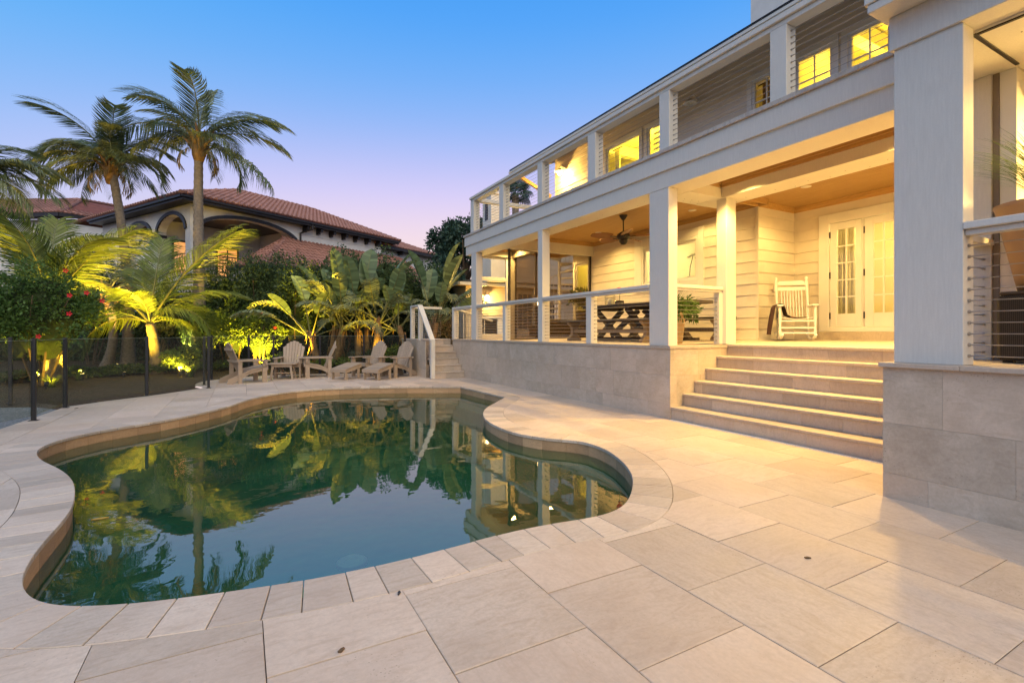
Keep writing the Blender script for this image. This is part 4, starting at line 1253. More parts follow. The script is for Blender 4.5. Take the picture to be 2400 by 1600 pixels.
# ------------------------------------------------------------------ neighbour's villa with barrel tile roofs
CN = Vector((-2.136, 27.405, 0)); VA = Vector((.86632, .49948, 0)); VB = Vector((-.5063, .86236, 0))
def vp(s, o, z): return CN + VA * s + VB * o + Vector((0, 0, z))
villa = T('neighbour_villa', 'two storey white stucco villa with terracotta barrel tile roofs and arched loggia behind the hedge', 'house', tuple(CN))
def vbox(mb, s0, s1, o0, o1, z0, z1):
    return mb.hexa([vp(s0, o0, z0), vp(s1, o0, z0), vp(s1, o1, z0), vp(s0, o1, z0), vp(s0, o0, z1), vp(s1, o0, z1), vp(s1, o1, z1), vp(s0, o1, z1)])
def arch_wall(mb, f, L0, L1, z0, z1, archs, n=14):
    """wall in a frame f(t, depth, z) with arched openings (t0, t1, spring z, rise)"""
    th = .38
    def arc(t, a):
        u = (t - a[0]) / (a[1] - a[0]) * 2 - 1
        return a[2] + a[3] * math.sqrt(max(0, 1 - u * u))
    t = L0
    for a in sorted(archs):
        if a[0] > t + 1e-4: mb.hexa([f(t, 0, z0), f(a[0], 0, z0), f(a[0], th, z0), f(t, th, z0), f(t, 0, z1), f(a[0], 0, z1), f(a[0], th, z1), f(t, th, z1)])
        for q in range(n):
            u0 = a[0] + (a[1] - a[0]) * (1 - math.cos(math.pi * q / n)) / 2; u1 = a[0] + (a[1] - a[0]) * (1 - math.cos(math.pi * (q + 1) / n)) / 2
            za, zb = arc(u0, a), arc(u1, a)
            mb.hexa([f(u0, 0, za), f(u1, 0, zb), f(u1, th, zb), f(u0, th, za), f(u0, 0, z1), f(u1, 0, z1), f(u1, th, z1), f(u0, th, z1)])
        t = a[1]
    if L1 > t + 1e-4: mb.hexa([f(t, 0, z0), f(L1, 0, z0), f(L1, th, z0), f(t, th, z0), f(t, 0, z1), f(L1, 0, z1), f(L1, th, z1), f(t, th, z1)])
def arch_trim(mb, f, a, n=18, w=.16, d=.07):
    P = []
    for q in range(n + 1):
        t = a[0] + (a[1] - a[0]) * (1 - math.cos(math.pi * q / n)) / 2
        u = (t - a[0]) / (a[1] - a[0]) * 2 - 1
        z = a[2] + a[3] * math.sqrt(max(0, 1 - u * u))
        P.append((t, z))
    cx = (a[0] + a[1]) / 2
    for (t0, z0), (t1, z1) in zip(P, P[1:]):
        def o(t, z):
            k = 1 + w / ((a[1] - a[0]) / 2)
            return cx + (t - cx) * k, z + w * (.4 + .6 * (z - a[2]) / max(.01, a[3]))
        a0, b0 = o(t0, z0); a1, b1 = o(t1, z1)
        mb.hexa([f(t0, -d, z0), f(t1, -d, z1), f(t1, .02, z1), f(t0, .02, z0), f(a0, -d, b0), f(a1, -d, b1), f(a1, .02, b1), f(a0, .02, b0)])
fA = lambda t, d, z: vp(t, d, z)
fB = lambda t, d, z: vp(d, t, z)
A1 = (.42, 5.55, 6.15, .84); B1 = (.45, 3.12, 6.10, .84); B2 = (3.80, 6.5, 6.10, .76)
mb = MB(); arch_wall(mb, fA, 0, 11.95, 4.0, 7.28, [A1]); part('loggia_wall', mb, M['stucco'], villa)
mb = MB(); arch_wall(mb, fB, .385, 9.5, 4.0, 7.27, [B1, B2]); part('loggia_wall', mb, M['stucco'], villa)
mb = MB(); arch_trim(mb, fA, A1); part('arch_trim', mb, M['bronze'], villa)
mb = MB(); arch_trim(mb, fB, B1); part('arch_trim', mb, M['bronze'], villa)
mb = MB(); arch_trim(mb, fB, B2); part('arch_trim', mb, M['bronze'], villa)
mb = MB(); vbox(mb, 0, 12, .40, 9.5, 0, 3.95); part('ground_storey', mb, M['stucco'], villa)
mb = MB(); vbox(mb, -.03, .41, 3.10, 3.83, 5.98, 6.12); part('capital', mb, M['bronze'], villa)
mb = MB(); vbox(mb, .39, 5.6, 3.4, 3.6, 4.0, 7.27); part('loggia_back_wall', mb, M['stucco'], villa)
mb = MB(); vbox(mb, 5.55, 5.75, .39, 3.6, 4.0, 7.27); part('loggia_side_wall', mb, M['stucco'], villa)
mb = MB(); vbox(mb, .39, 5.54, .39, 3.39, 6.98, 7.1); part('loggia_ceiling', mb, M['bronze'], villa)
mb = MB(); vbox(mb, .39, 5.54, .39, 3.39, 3.96, 4.05); part('loggia_floor', mb, M['step'], villa)
orange = emit('lit_orange_window', (1.0, .36, .02), .85)
for a, b in ((.75, 2.1), (2.95, 4.2)):
    mb = MB()
    for (p, q, r, s) in ((a, a + .09, 4.4, 6.05), (b - .09, b, 4.4, 6.05), (a + .0905, b - .0905, 5.95, 6.05), ((a + b) / 2 - .03, (a + b) / 2 + .03, 4.4, 5.9495)): vbox(mb, p, q, 3.33, 3.395, r, s)
    w_ = part('loggia_window', mb, M['bronze'], villa)
    mb = MB(); vbox(mb, a + .091, b - .091, 3.36, 3.394, 4.4, 5.949); part('lit_pane', mb, orange, w_)
mb = MB()
vbox(mb, .43, 5.54, .10, .14, 4.98, 5.02); vbox(mb, .43, 5.54, .10, .14, 4.2, 4.23)
for q in range(34): vbox(mb, .5 + q * .15, .52 + q * .15, .11, .13, 4.231, 4.979)
vbox(mb, .10, .14, .46, 3.1, 4.98, 5.02)
for q in range(17): vbox(mb, .11, .13, .5 + q * .15, .52 + q * .15, 4.1, 4.979)
part('loggia_railing', mb, M['black'], villa)
# eaves: dark fascia, soffit, brackets, downpipe
mb = MB(); vbox(mb, -.62, 13.0, -.62, -.50, 7.26, 7.50); vbox(mb, -.62, -.50, -.499, 9.5, 7.26, 7.50)
vbox(mb, -.50, 12.98, -.499, .02, 7.28, 7.34); vbox(mb, -.499, .02, .021, 9.5, 7.28, 7.34)
part('eave_fascia', mb, M['bronze'], villa)
mb = MB(); vbox(mb, -.70, 13.02, -.72, -.621, 7.36, 7.47); vbox(mb, -.72, -.621, -.62, 9.5, 7.36, 7.47)
part('gutter', mb, M['bronze'], villa)
for s in (6.0, 6.9, 7.8, 8.72, 9.62, 10.55, 11.45):
    mb = MB(); vbox(mb, s - .07, s + .07, -.48, -.002, 7.06, 7.279); vbox(mb, s - .06, s + .06, -.25, -.002, 6.94, 7.0595)
    part('eave_bracket', mb, M['bronze'], villa)
part('downpipe', MB().tube([vp(6.15, -.62, 7.4), vp(6.15, -.62, 7.1), vp(5.75, -.10, 6.85), vp(5.75, -.10, 5.9)], .06, 8), M['bronze'], villa)
mb = MB(); vbox(mb, 5.68, 11.95, -.03, -.001, 6.80, 6.84); part('string_course', mb, M['stucco'], villa)

TILES = []     # (depth, owner, mesh key, 4x4 matrix)
def tile_mesh(r=.105, L=.44):
    mb = MB(); n = 5
    for i, (x, k, zo) in enumerate(((0, 1.0, .028), (L, .86, 0.0))):
        for q in range(n + 1):
            a = math.pi * q / n
            mb.v.append((x, r * k * math.cos(a), r * .8 * k * math.sin(a) + zo))
    for q in range(n): mb.f.append((q, q + 1, n + 2 + q, n + 1 + q))
    mb.f.append(tuple(reversed(range(n + 1))))
    return mesh_of(mb, 'roof_tile', M['terra'], False)
TM = tile_mesh()
def roof_plane(owner, e0, e1, up, poly, pitch_vec, col=.265, row=.38):
    """tiles over a plane: e0->e1 eave line, up = unit vector up the slope; poly in (along, up) coordinates"""
    e0 = Vector(e0); e1 = Vector(e1); u = (e1 - e0).normalized(); L = (e1 - e0).length; w = Vector(up).normalized(); n = u.cross(w).normalized()
    if n.z < 0: n = -n
    hmax = max(p[1] for p in poly)
    y = -.06
    while y < hmax:
        x = col / 2
        while x < L:
            if inpoly((x, max(y, 0) + .12), poly):
                o = e0 + u * x + w * y + n * .012
                Mx = Matrix(((w.x, u.x, n.x, o.x), (w.y, u.y, n.y, o.y), (w.z, u.z, n.z, o.z), (0, 0, 0, 1)))
                if Mx.determinant() < 0: Mx = Matrix(((w.x, -u.x, n.x, o.x), (w.y, -u.y, n.y, o.y), (w.z, -u.z, n.z, o.z), (0, 0, 0, 1)))
                pr = project(o.x, o.y, o.z)
                if pr and -60 < pr[0] < 1300: TILES.append((pr[2], owner, Mx))
            x += col
        y += row
def roof_bed(mb, pts, th=.05):
    pts = [Vector(p) for p in pts]
    mb.extrude(pts, (0, 0, -th))
def caps(owner, p, q, nm='ridge_tile', r=.15, L=.42):
    p = Vector(p); q = Vector(q); d = q - p; n = max(1, int(d.length / (L * .85))); mb = MB()
    X_ = d.normalized(); Y_ = X_.cross(Vector((0, 0, 1))).normalized(); Z_ = Y_.cross(X_)
    if Z_.z < 0: Z_ = -Z_
    for i in range(n):
        o = p + d * (i / n); m = 6; b = len(mb.v)
        for k, (t, s, zo) in enumerate(((0, 1, .03), (L, .85, 0))):
            for a in range(m + 1):
                g = math.pi * a / m
                mb.v.append(tuple(o + X_ * t + Y_ * (r * s * math.cos(g)) + Z_ * (r * s * math.sin(g) + zo - .05)))
        for a in range(m): mb.f.append((b + a, b + a + 1, b + m + 2 + a, b + m + 1 + a))
        mb.f.append(tuple(b + a for a in reversed(range(m + 1))))
    part(nm, mb, M['terra'], owner, kind='stuff')
# main roof
E0, E1 = vp(-.72, -.72, 7.50), vp(13.05, -.72, 7.50)
RL, RR = vp(5.3, 5.3, 9.95), vp(10.4, 5.3, 9.95)
BL = vp(-.72, 11.3, 7.5); BR = vp(13.05, 11.3, 7.5)
mb = MB(); roof_bed(mb, [E0, E1, RR, RL]); roof_bed(mb, [BL, E0, RL]); roof_bed(mb, [E1, BR, RR]); roof_bed(mb, [BR, BL, RL, RR])
vr = part('roof', mb, M['terra2'], villa)
up = (RL - vp(5.3, -.72, 7.5)); hU = up.length
roof_plane(vr, E0, E1, up, [(0, 0), (13.77, 0), (11.12, hU), (6.02, hU)], None)
up2 = (RL - vp(-.72, 5.3, 7.5)); roof_plane(vr, BL, E0, up2, [(0, 0), (12.02, 0), (6.0, hU)], None)
caps(vr, RL, RR); caps(vr, E0, RL); caps(vr, E1, RR)
# lower roof leaning on the long wall
e0, e1 = vp(1.75, -3.0, 4.45), vp(14, -3.0, 4.45); r0, r1 = vp(4.75, -.02, 6.38), vp(14, -.02, 6.38); e2 = vp(1.75, -.02, 4.45)
mb = MB(); roof_bed(mb, [e0, e1, r1, r0]); roof_bed(mb, [e2, e0, r0])
lr = part('lower_roof', mb, M['terra2'], villa)
up = (vp(4.75, -.02, 6.38) - vp(4.75, -3, 4.45)); h2 = up.length
roof_plane(lr, e0, e1, up, [(0, 0), (12.25, 0), (12.25, h2), (3.0, h2)], None)
up = (vp(4.75, -.02, 6.38) - vp(1.75, -.02, 4.45)); roof_plane(lr, e2, e0, up, [(0, 0), (2.98, 0), (0, up.length)], None)
caps(lr, e0, r0)
mb = MB(); vbox(mb, 1.8, 14, -2.9, -.02, 2.0, 4.38); part('porch_block', mb, M['stucco'], villa)
mb = MB(); vbox(mb, 1.70, 14, -3.08, -2.98, 4.28, 4.42); vbox(mb, 1.68, 1.76, -2.979, -.02, 4.28, 4.42); part('gutter', mb, M['bronze'], villa)
# far right block with a slightly lower eave
mb = MB(); vbox(mb, 11.96, 18.5, .6, 8, 2.0, 7.0); part('rear_block', mb, M['stucco'], villa)
f0, f1 = vp(11.4, -.1, 7.16), vp(18.6, -.1, 7.16); g0, g1 = vp(13.0, 3.4, 8.55), vp(16, 3.4, 8.55)
mb = MB(); roof_bed(mb, [f0, f1, g1, g0]); roof_bed(mb, [vp(11.4, 7, 7.16), f0, g0]); fr_ = part('rear_roof', mb, M['terra2'], villa)
up = g0 - vp(13, -.1, 7.16); roof_plane(fr_, f0, f1, up, [(0, 0), (7.2, 0), (4.6, up.length), (1.6, up.length)], None)
caps(fr_, f0, g0)
mb = MB(); vbox(mb, 11.4, 18.6, -.12, -.02, 6.98, 7.15); vbox(mb, 11.42, 18.6, -.019, .6, 7.0, 7.05)
part('eave_fascia', mb, M['bronze'], villa)
part('eave_bracket', vbox(MB(), 14.1, 14.25, .1, .59, 6.75, 6.999), M['bronze'], villa)
# left wing: nearer hip corner at photo left
wing = T('villa_wing', 'left wing of the stucco villa with a hipped terracotta roof, half hidden by palms', 'house', (-13, 27, 0))
def pix(u, v, dist):
    a = (u - 1200) / FPX; b = (778 - v) / FPX; s, c = math.sin(YAW), math.cos(YAW)
    return Vector(((s + a * c) * dist, (c - a * s) * dist, CAMH + b * dist))
W0 = pix(138, 497, 31.0); W1 = W0 + VA * 9.0; RGT = Vector((math.cos(YAW), -math.sin(YAW), 0)); FW_ = Vector((math.sin(YAW), math.cos(YAW), 0))
WLf = W0 - RGT * 4.2 + FW_ * .5; AP = pix(190, 468, 34.6); AL = pix(-20, 474, 36.5); AR = pix(330, 493, 40.0)
mb = MB()
pl_ = [WLf + FW_ * .75, W0 + FW_ * .75 + VA * .25, W1 + VB * .75, W1 + VB * 6, WLf + VB * 6]
mb.prism([(p.x, p.y) for p in pl_], -.05, W0.z - .22); part('wing_wall', mb, M['stucco'], wing)
mb = MB(); zf = Vector((0, 0, .13))
mb.bar(W0 - zf, W1 - zf, .10, .24); mb.bar(WLf - zf, W0 - zf, .10, .24)
part('eave_fascia', mb, M['bronze'], wing)
mb = MB(); mb.extrude([WLf - zf, W0 - zf, W1 - zf, W1 + VB * .8 - zf, W0 + FW_ * .8 + VA * .3 - zf, WLf + FW_ * .8 - zf], (0, 0, -.04)); part('soffit', mb, M['bronze'], wing)
for u_ in (94, 128, 146):
    p = pix(u_, 514, 31.35); part('eave_bracket', MB().box(p.x - .1, p.x + .1, p.y - .1, p.y + .35, p.z - .10, p.z + .16), M['bronze'], wing)
p = pix(104, 543, 31.6); wn = part('wing_window', MB().bar(p - RGT * .3, p + RGT * .3, .06, .85), M['pane'], wing)
part('frame', MB().bar(p - RGT * .36, p - RGT * .301, .1, .95).bar(p + RGT * .301, p + RGT * .36, .1, .95).bar(p - RGT * .36 + Vector((0, 0, .45)), p + RGT * .36 + Vector((0, 0, .45)), .1, .06), M['bronze'], wn)
part('room_dark', MB().bar(p - RGT * .3 + FW_ * .09, p + RGT * .3 + FW_ * .09, .05, .85), M['bronze'], wn)
mb = MB(); roof_bed(mb, [W0, W1, AR, AP]); roof_bed(mb, [WLf, W0, AP, AL]); wr = part('roof', mb, M['terra2'], wing)
def face_tiles(owner, e0, e1, pts):
    u = (e1 - e0).normalized(); q = pts[0] - e0; w = (q - u * q.dot(u)).normalized()
    poly = [(0, 0), ((e1 - e0).length, 0)] + [((p - e0).dot(u), (p - e0).dot(w)) for p in pts]
    x0 = min(0, min(p[0] for p in poly))
    roof_plane(owner, e0 + u * x0, e1, w, [(p[0] - x0, p[1]) for p in poly], None)
face_tiles(wr, W0, W1, [AR, AP]); face_tiles(wr, WLf, W0, [AP, AL])
caps(wr, W0, AP); caps(wr, AP, AR); caps(wr, AL, AP)
# the 300 tiles that show largest are single pieces, the others one mesh per roof
TILES.sort(key=lambda t: t[0])
cnt = {}; rest = {}
for dpt, owner, Mx in TILES:
    root = owner.parent.name
    cnt[root] = cnt.get(root, 0) + 1
    if cnt[root] <= (230 if root == 'neighbour_villa' else 60):
        o = bpy.data.objects.new('roof_tile', TM); COL.objects.link(o); o.parent = owner
        Mx = Mx.copy(); Mx.translation -= off(owner); o.matrix_local = Mx
    else:
        mb = rest.setdefault(owner.name, (MB(), owner))[0]
        mb.add([tuple(Mx @ v.co) for v in TM.vertices], [tuple(p.vertices) for p in TM.polygons])
for mb, owner in rest.values():
    part('roof_tile', mb, M['terra'], owner, kind='stuff')
# ------------------------------------------------------------------ glass pool fence
def fence(label, pts, h=1.16):
    t = T('glass_fence', label, 'fence', (pts[0][0], pts[0][1], -.03))
    for x, y in pts:
        p = part('fence_post', MB().box(x - .026, x + .026, y - .026, y + .026, -.05, h), M['black'], t, bevel=.004)
        part('base_plate', MB().box(x - .05, x + .05, y - .05, y + .05, -.006, .006), M['black'], p)
    for (xa, ya), (xb, yb) in zip(pts, pts[1:]):
        a = Vector((xa, ya, 0)); b = Vector((xb, yb, 0)); d = (b - a).normalized()
        a = a + d * .035; b = b - d * .035
        part('glass_panel', MB().bar(a + Vector((0, 0, .60)), b + Vector((0, 0, .60)), .012, 1.06), M['smoked'], t)
        part('glass_edge', MB().bar(a + Vector((0, 0, 1.133)), b + Vector((0, 0, 1.133)), .013, .005), M['glassedge'], t)
    return t
fence('smoked glass fence on black posts along the gravel edge at the left of the pool', [(-3.05, 8.0), (-2.589, 9.355), (-2.57, 10.69), (-1.648, 11.927), (-.661, 12.90)])
fence('smoked glass fence on black posts behind the row of wooden chairs', [(-.79, 13.68), (-.705, 15.05), (.16, 15.86), (.80, 16.02), (2.05, 15.78), (3.25, 15.34), (4.36, 14.75)])
fence('short smoked glass fence with black post beyond the gravel at the far left', [(-3.588, 11.863), (-5.2, 11.5), (-7, 11.1)])

# ------------------------------------------------------------------ wooden chairs by the pool
def adirondack():
    t = T('adirondack_chair', 'x', 'chair', (0, 0, 0), group='taupe adirondack chairs round the far end of the pool')
    L = M['lumber']
    # local frame: front is -Y
    for s in (-1, 1):
        part('front_leg', MB().box(s * .30 - .02, s * .30 + .02, -.41, -.30, 0, .53), L, t, world=False)
        part('stringer', MB().extrude([(s * .275 - .015, -.42, .31), (s * .275 - .015, -.42, .40), (s * .275 - .015, -.05, .335), (s * .275 - .015, .48, .11), (s * .275 - .015, .50, 0), (s * .275 - .015, .38, 0), (s * .275 - .015, .0, .21)], (.03, 0, 0)), L, t, world=False)
        part('rear_post', MB().box(s * .30 - .02, s * .30 + .02, .17, .26, 0, .56), L, t, world=False)
        part('arm', MB().prism([(s * .30 - .07, -.48), (s * .30 + .075, -.48), (s * .30 + .08, -.15), (s * .30 + .045, .30), (s * .30 - .045, .30), (s * .30 - .06, -.15)], .5305, .556), L, t, world=False, bevel=.004)
        part('arm_bracket', MB().extrude([(s * .335, -.40, .40), (s * .335, -.40, .53), (s * .335, -.32, .53)], (s * .022, 0, 0)), L, t, world=False)
    part('front_apron', MB().box(-.289, .289, -.445, -.42, .30, .41), L, t, world=False)
    for q in range(6):
        y = -.415 + q * .085; z = .405 - .012 * q - .0025 * q * q
        part('seat_slat', MB().hexa([(-.32, y, z - .02), (.32, y, z - .02), (.32, y + .078, z - .035), (-.32, y + .078, z - .035), (-.32, y, z), (.32, y, z), (.32, y + .078, z - .014), (-.32, y + .078, z - .014)]), L, t, world=False)
    part('back_rail', MB().box(-.36, .36, .235, .275, .505, .56), L, t, world=False)
    part('upper_back_rail', MB().box(-.24, .24, .375, .40, .80, .86), L, t, world=False)
    tops = [.86, .94, .985, 1.0, .985, .94, .86]
    for q in range(7):
        u = q - 3
        xb, xt = u * .066, u * .083
        wb, wt = .030, .039
        # slats lean back: y grows with height
        yb, zb = .10, .26; zt = tops[q]; yt = yb + (zt - zb) * .42
        crn = .02 * (1 - (u / 3) ** 2)
        mb = MB().hexa([(xb - wb, yb - crn, zb), (xb + wb, yb - crn, zb), (xb + wb, yb + .02 - crn, zb - .01), (xb - wb, yb + .02 - crn, zb - .01),
                        (xt - wt, yt - crn, zt - .012 * max(0, -u)), (xt + wt, yt - crn, zt - .012 * max(0, u)), (xt + wt, yt + .02 - crn, zt - .01 - .012 * max(0, u)), (xt - wt, yt + .02 - crn, zt - .01 - .012 * max(0, -u))])
        part('back_slat', mb, L, t, world=False, bevel=.003)
    return t
def face(dx, dy): return math.atan2(dx, -dy)   # rotation that turns local -Y onto (dx, dy)
ac = adirondack()
ac['label'] = 'leftmost taupe adirondack chair seen from behind beside the glass fence post'
ac.location = (.06, 13.96, 0); ac.rotation_euler = (0, 0, face(.95, .32))
dup(ac, (1.20, 15.0, 0), face(-.28, -.96), 'taupe adirondack chair facing the pool directly behind the small side table')
dup(ac, (1.93, 14.72, 0), face(-.985, .05), 'taupe adirondack chair in side view with its back leaning right, no footrest')
dup(ac, (3.22, 14.30, 0), face(-.88, -.47), 'taupe adirondack chair behind the left one of the two slatted footrests')
dup(ac, (3.84, 13.74, 0), face(-.88, -.47), 'rightmost taupe adirondack chair in front of the side stair wall')
def footrest(label, loc, rz):
    t = T('footrest', label, 'footrest', loc, rz, 'slatted footrests of the adirondack chairs'); L = M['lumber']
    for s in (-1, 1):
        part('side_rail', MB().extrude([(s * .235 - .014, -.30, .17), (s * .235 - .014, -.30, .25), (s * .235 - .014, -.22, .285), (s * .235 - .014, .22, .385), (s * .235 - .014, .29, .36), (s * .235 - .014, .29, .30), (s * .235 - .014, -.1, .21)], (.028, 0, 0)), L, t, world=False)
        part('leg', MB().box(s * .235 - .014, s * .235 + .014, -.30, -.22, 0, .171), L, t, world=False)
        part('leg', MB().box(s * .235 - .014, s * .235 + .014, .14, .22, 0, .29), L, t, world=False)
    for q in range(7):
        y = -.30 + q * .082
        z = .262 + (.0 if q == 0 else .024 + .019 * (q - 1)) if q < 6 else .38
        part('slat', MB().hexa([(-.27, y, z - .004), (.27, y, z - .004), (.27, y + .075, z + .013), (-.27, y + .075, z + .013), (-.27, y, z + .018), (.27, y, z + .018), (.27, y + .075, z + .035), (-.27, y + .075, z + .035)]), L, t, world=False)
    part('front_slat', MB().box(-.27, .27, -.322, -.301, .19, .275), L, t, world=False)
    return t
f1 = footrest('left slatted footrest in front of the second chair from the stair', (2.46, 13.70, 0), face(-.82, -.57))
dup(f1, (3.17, 13.17, 0), face(-.82, -.57), 'right slatted footrest in front of the chair beside the stair wall')
tb = T('side_table', 'small taupe slatted side table between the two left adirondack chairs', 'table', (.96, 14.45, 0), face(-.28, -.96))
for q in range(6): part('top_slat', MB().box(-.36 + q * .121, -.245 + q * .121, -.24, .24, .40, .425), M['lumber'], tb, world=False)
for sx in (-1, 1):
    for sy in (-1, 1):
        part('leg', MB().bar((sx * .21, sy * .17, .39), (sx * .27, sy * .19, 0), .05, .035, (0, 1, 0)), M['lumber'], tb, world=False)
    part('cross_rail', MB().box(sx * .245 - .012, sx * .245 + .012, -.18, .18, .14, .18), M['lumber'], tb, world=False)
part('apron', MB().box(-.25, .25, -.19, -.165, .33, .3995).box(-.25, .25, .165, .19, .33, .3995), M['lumber'], tb, world=False)
part('stretcher', MB().box(-.233, .233, -.0125, .0125, .145, .175), M['lumber'], tb, world=False)

# ------------------------------------------------------------------ porch furniture
def fz(x): return 1.0485 + (x - 5.93) * .01966
TBZ = fz(7.2)
tab = T('picnic_table', 'long weathered dark timber dining table with crossed legs on the porch', 'table', (7.2, 7.6, TBZ))
for q in range(5): part('top_plank', MB().box(-.40 + q * .161, -.242 + q * .161, -1.45, 1.45, .70, .755), M['darkwood'], tab, world=False, bevel=.004)
for y in (-1.0, 0.0, 1.0):
    part('cross_leg', MB().bar((-.36, y - .05, .03), (.33, y - .05, .66), .09, .10, (0, 1, 0)), M['darkwood'], tab, world=False)
    part('cross_leg', MB().bar((.36, y + .05, .03), (-.33, y + .05, .66), .09, .10, (0, 1, 0)), M['darkwood'], tab, world=False)
    part('cleat', MB().box(-.38, .38, y - .05, y + .05, .6405, .6995), M['darkwood'], tab, world=False)
for s in (-1, 1):
    part('brace', MB().bar((0, s * .08, .62), (0, s * .92, .10), .07, .09), M['darkwood'], tab, world=False)
    part('foot_beam', MB().box(s * .40 - .05, s * .40 + .05, -1.1, 1.1, 0, .07), M['darkwood'], tab, world=False)
def bench(label, loc, w=.36, L=1.42, mat='teak'):
    b = T('bench', label, 'bench', loc, group='benches at the long porch table')
    part('seat_plank', MB().box(-w / 2, -.003, -L, L, .40, .45), M['darkwood'], b, world=False, bevel=.004)
    part('seat_plank', MB().box(.003, w / 2, -L, L, .40, .45), M['darkwood'], b, world=False, bevel=.004)
    for y in (-L + .28, L - .28):
        prof = [(-.17, 0), (-.16, .05), (-.075, .13), (-.06, .2), (-.075, .30), (-.16, .36), (-.17, .399), (.17, .399), (.16, .36), (.075, .30), (.06, .2), (.075, .13), (.16, .05), (.17, 0)]
        part('pedestal', MB().extrude([(x, y - .04, z) for x, z in prof], (0, .08, 0)), M[mat], b, world=False)
    part('stretcher', MB().box(-.03, .03, -L + .321, L - .321, .17, .25), M[mat], b, world=False)
    return b
bench('near timber bench between the porch railing and the long dark table', (6.52, 7.85, fz(6.52)))
bench('far timber bench between the long dark table and the clapboard wall', (7.92, 7.45, fz(7.92)))
cl = glassy('clear_glassware', (.93, .93, .90), .03, 1.45, .05, (.8, .8, .75))
hv = T('candle_holder', 'clear glass hurricane candle holder on the dark porch table', 'candle holder', (7.15, 8.50, TBZ + .755))
part('glass_cylinder', MB().lathe([(.125, .005), (.125, .24), (.118, .24), (.118, .012)], n=20), cl, hv, world=False, smooth=True)
part('candle', MB().lathe([(.06, .006), (.06, .15), (.02, .155)], n=14), plain('ivory_wax', (.8, .75, .62), .6), hv, world=False, smooth=True)
fv = T('flower_vase', 'small dark vase with a red flower on the dark porch table', 'vase', (7.15, 8.20, TBZ + .755))
part('vase', MB().box(-.085, .085, -.06, .06, 0, .10), M['bronze'], fv, world=False, bevel=.01)
part('stem', MB().tube([(0, 0, .09), (.01, .0, .22), (0, .01, .33)], .006, 5), leafmat('stem_green', (.05, .10, .02), (.04, .08, .02)), fv, world=False)
mred = leafmat('red_petal', (.65, .012, .02), (.80, .03, .05), .25, tone=None)
part('flower', MB().lathe([(.0, .31), (.05, .335), (.065, .37), (.03, .385), (0, .38)], n=9), mred, fv, world=False, smooth=True)
lan = T('table_lantern', 'small lit white lantern behind the left part of the far mesh screen', 'lantern', (7.35, 11.9, 1.08))
part('lantern_body', MB().box(-.05, .05, -.05, .05, .93, 1.12), emit('lantern_glow', (1, .80, .45), 7), lan, world=False)
light('POINT', 'lantern_lamp', (7.35, 11.72, 2.25), 14, WARM, lan, .05)
part('stand', MB().box(-.012, .012, -.012, .012, .02, .929).box(-.10, .10, -.10, .10, 0, .02).box(-.06, .06, -.06, .06, 1.121, 1.14), M['black'], lan, world=False)
sof = T('sofa', 'dark brown wicker sofa back behind the far mesh screen', 'sofa', (7.75, 12.1, 1.08))
part('back', MB().box(-.45, .62, -.55, -.42, .05, .52), M['darkwood'], sof, world=False, bevel=.02)
part('seat', MB().box(-.45, .62, -.419, .2, .05, .36), M['darkwood'], sof, world=False, bevel=.02)

# rocking chair
rk = T('rocking_chair', 'white slatted rocking chair in the entry corner facing the pool', 'rocking chair', (8.70, 5.30, fz(8.7)), face(-.76, -.65))
RW = plain('white_chair_paint', (.78, .76, .70), .35, .4, .02, 3)
for s in (-1, 1):
    pts = [(s * .25, -.42 + .84 * i / 12, .025 + .09 * ((i / 12 - .46) / .5) ** 2) for i in range(13)]
    part('rocker', MB().tube(pts, .022, 6), RW, rk, world=False, smooth=True)
    part('front_leg', MB().tube([(s * .27, -.27, .04), (s * .27, -.27, .16), (s * .27, -.27, .24), (s * .27, -.27, .40), (s * .27, -.27, .50), (s * .27, -.27, .60)], [.018, .024, .018, .026, .022, .02], 8), RW, rk, world=False, smooth=True)
    part('back_post', MB().tube([(s * .24, .16, .05), (s * .245, .20, .40), (s * .25, .27, .75), (s * .25, .36, 1.10), (s * .25, .365, 1.12), (s * .25, .375, 1.15), (s * .25, .38, 1.17)], [.018, .024, .022, .026, .02, .03, .012], 8), RW, rk, world=False, smooth=True)
    part('arm', MB().prism([(s * .265 - .045, -.34), (s * .265 + .045, -.34), (s * .265 + .05, -.25), (s * .26 + .025, .24), (s * .26 - .025, .24), (s * .265 - .05, -.25)], .60, .628), RW, rk, world=False, bevel=.008)
for z in (.13, .22, .34): part('front_rung', MB().tube([(-.27, -.27, z), (.27, -.27, z)], .014, 6), RW, rk, world=False)
for z in (.15, .25): part('back_rung', MB().tube([(-.245, .18, z), (.245, .18, z)], .012, 6), RW, rk, world=False)
for s in (-1, 1): part('side_rung', MB().tube([(s * .26, -.27, .20), (s * .245, .18, .19)], .012, 6), RW, rk, world=False)
mb = MB()
for q in range(11):
    x = -.25 + q * .05; sag = .035 * (1 - (x / .26) ** 2)
    mb.hexa([(x - .021, -.28, .40 - sag), (x + .021, -.28, .40 - sag), (x + .021, .22, .38 - sag), (x - .021, .22, .38 - sag), (x - .021, -.28, .412 - sag), (x + .021, -.28, .412 - sag), (x + .021, .22, .392 - sag), (x - .021, .22, .392 - sag)])
part('woven_seat', mb, RW, rk, world=False)
for q in range(8):
    x = -.165 + q * .047
    part('spindle', MB().tube([(x, .225, .42), (x, .33, .93)], .0105, 6), RW, rk, world=False)
part('lower_slat', MB().hexa([(-.24, .322, .92), (.24, .322, .92), (.24, .345, .92), (-.24, .345, .92), (-.24, .338, .985), (.24, .338, .985), (.24, .36, .985), (-.24, .36, .985)]), RW, rk, world=False)
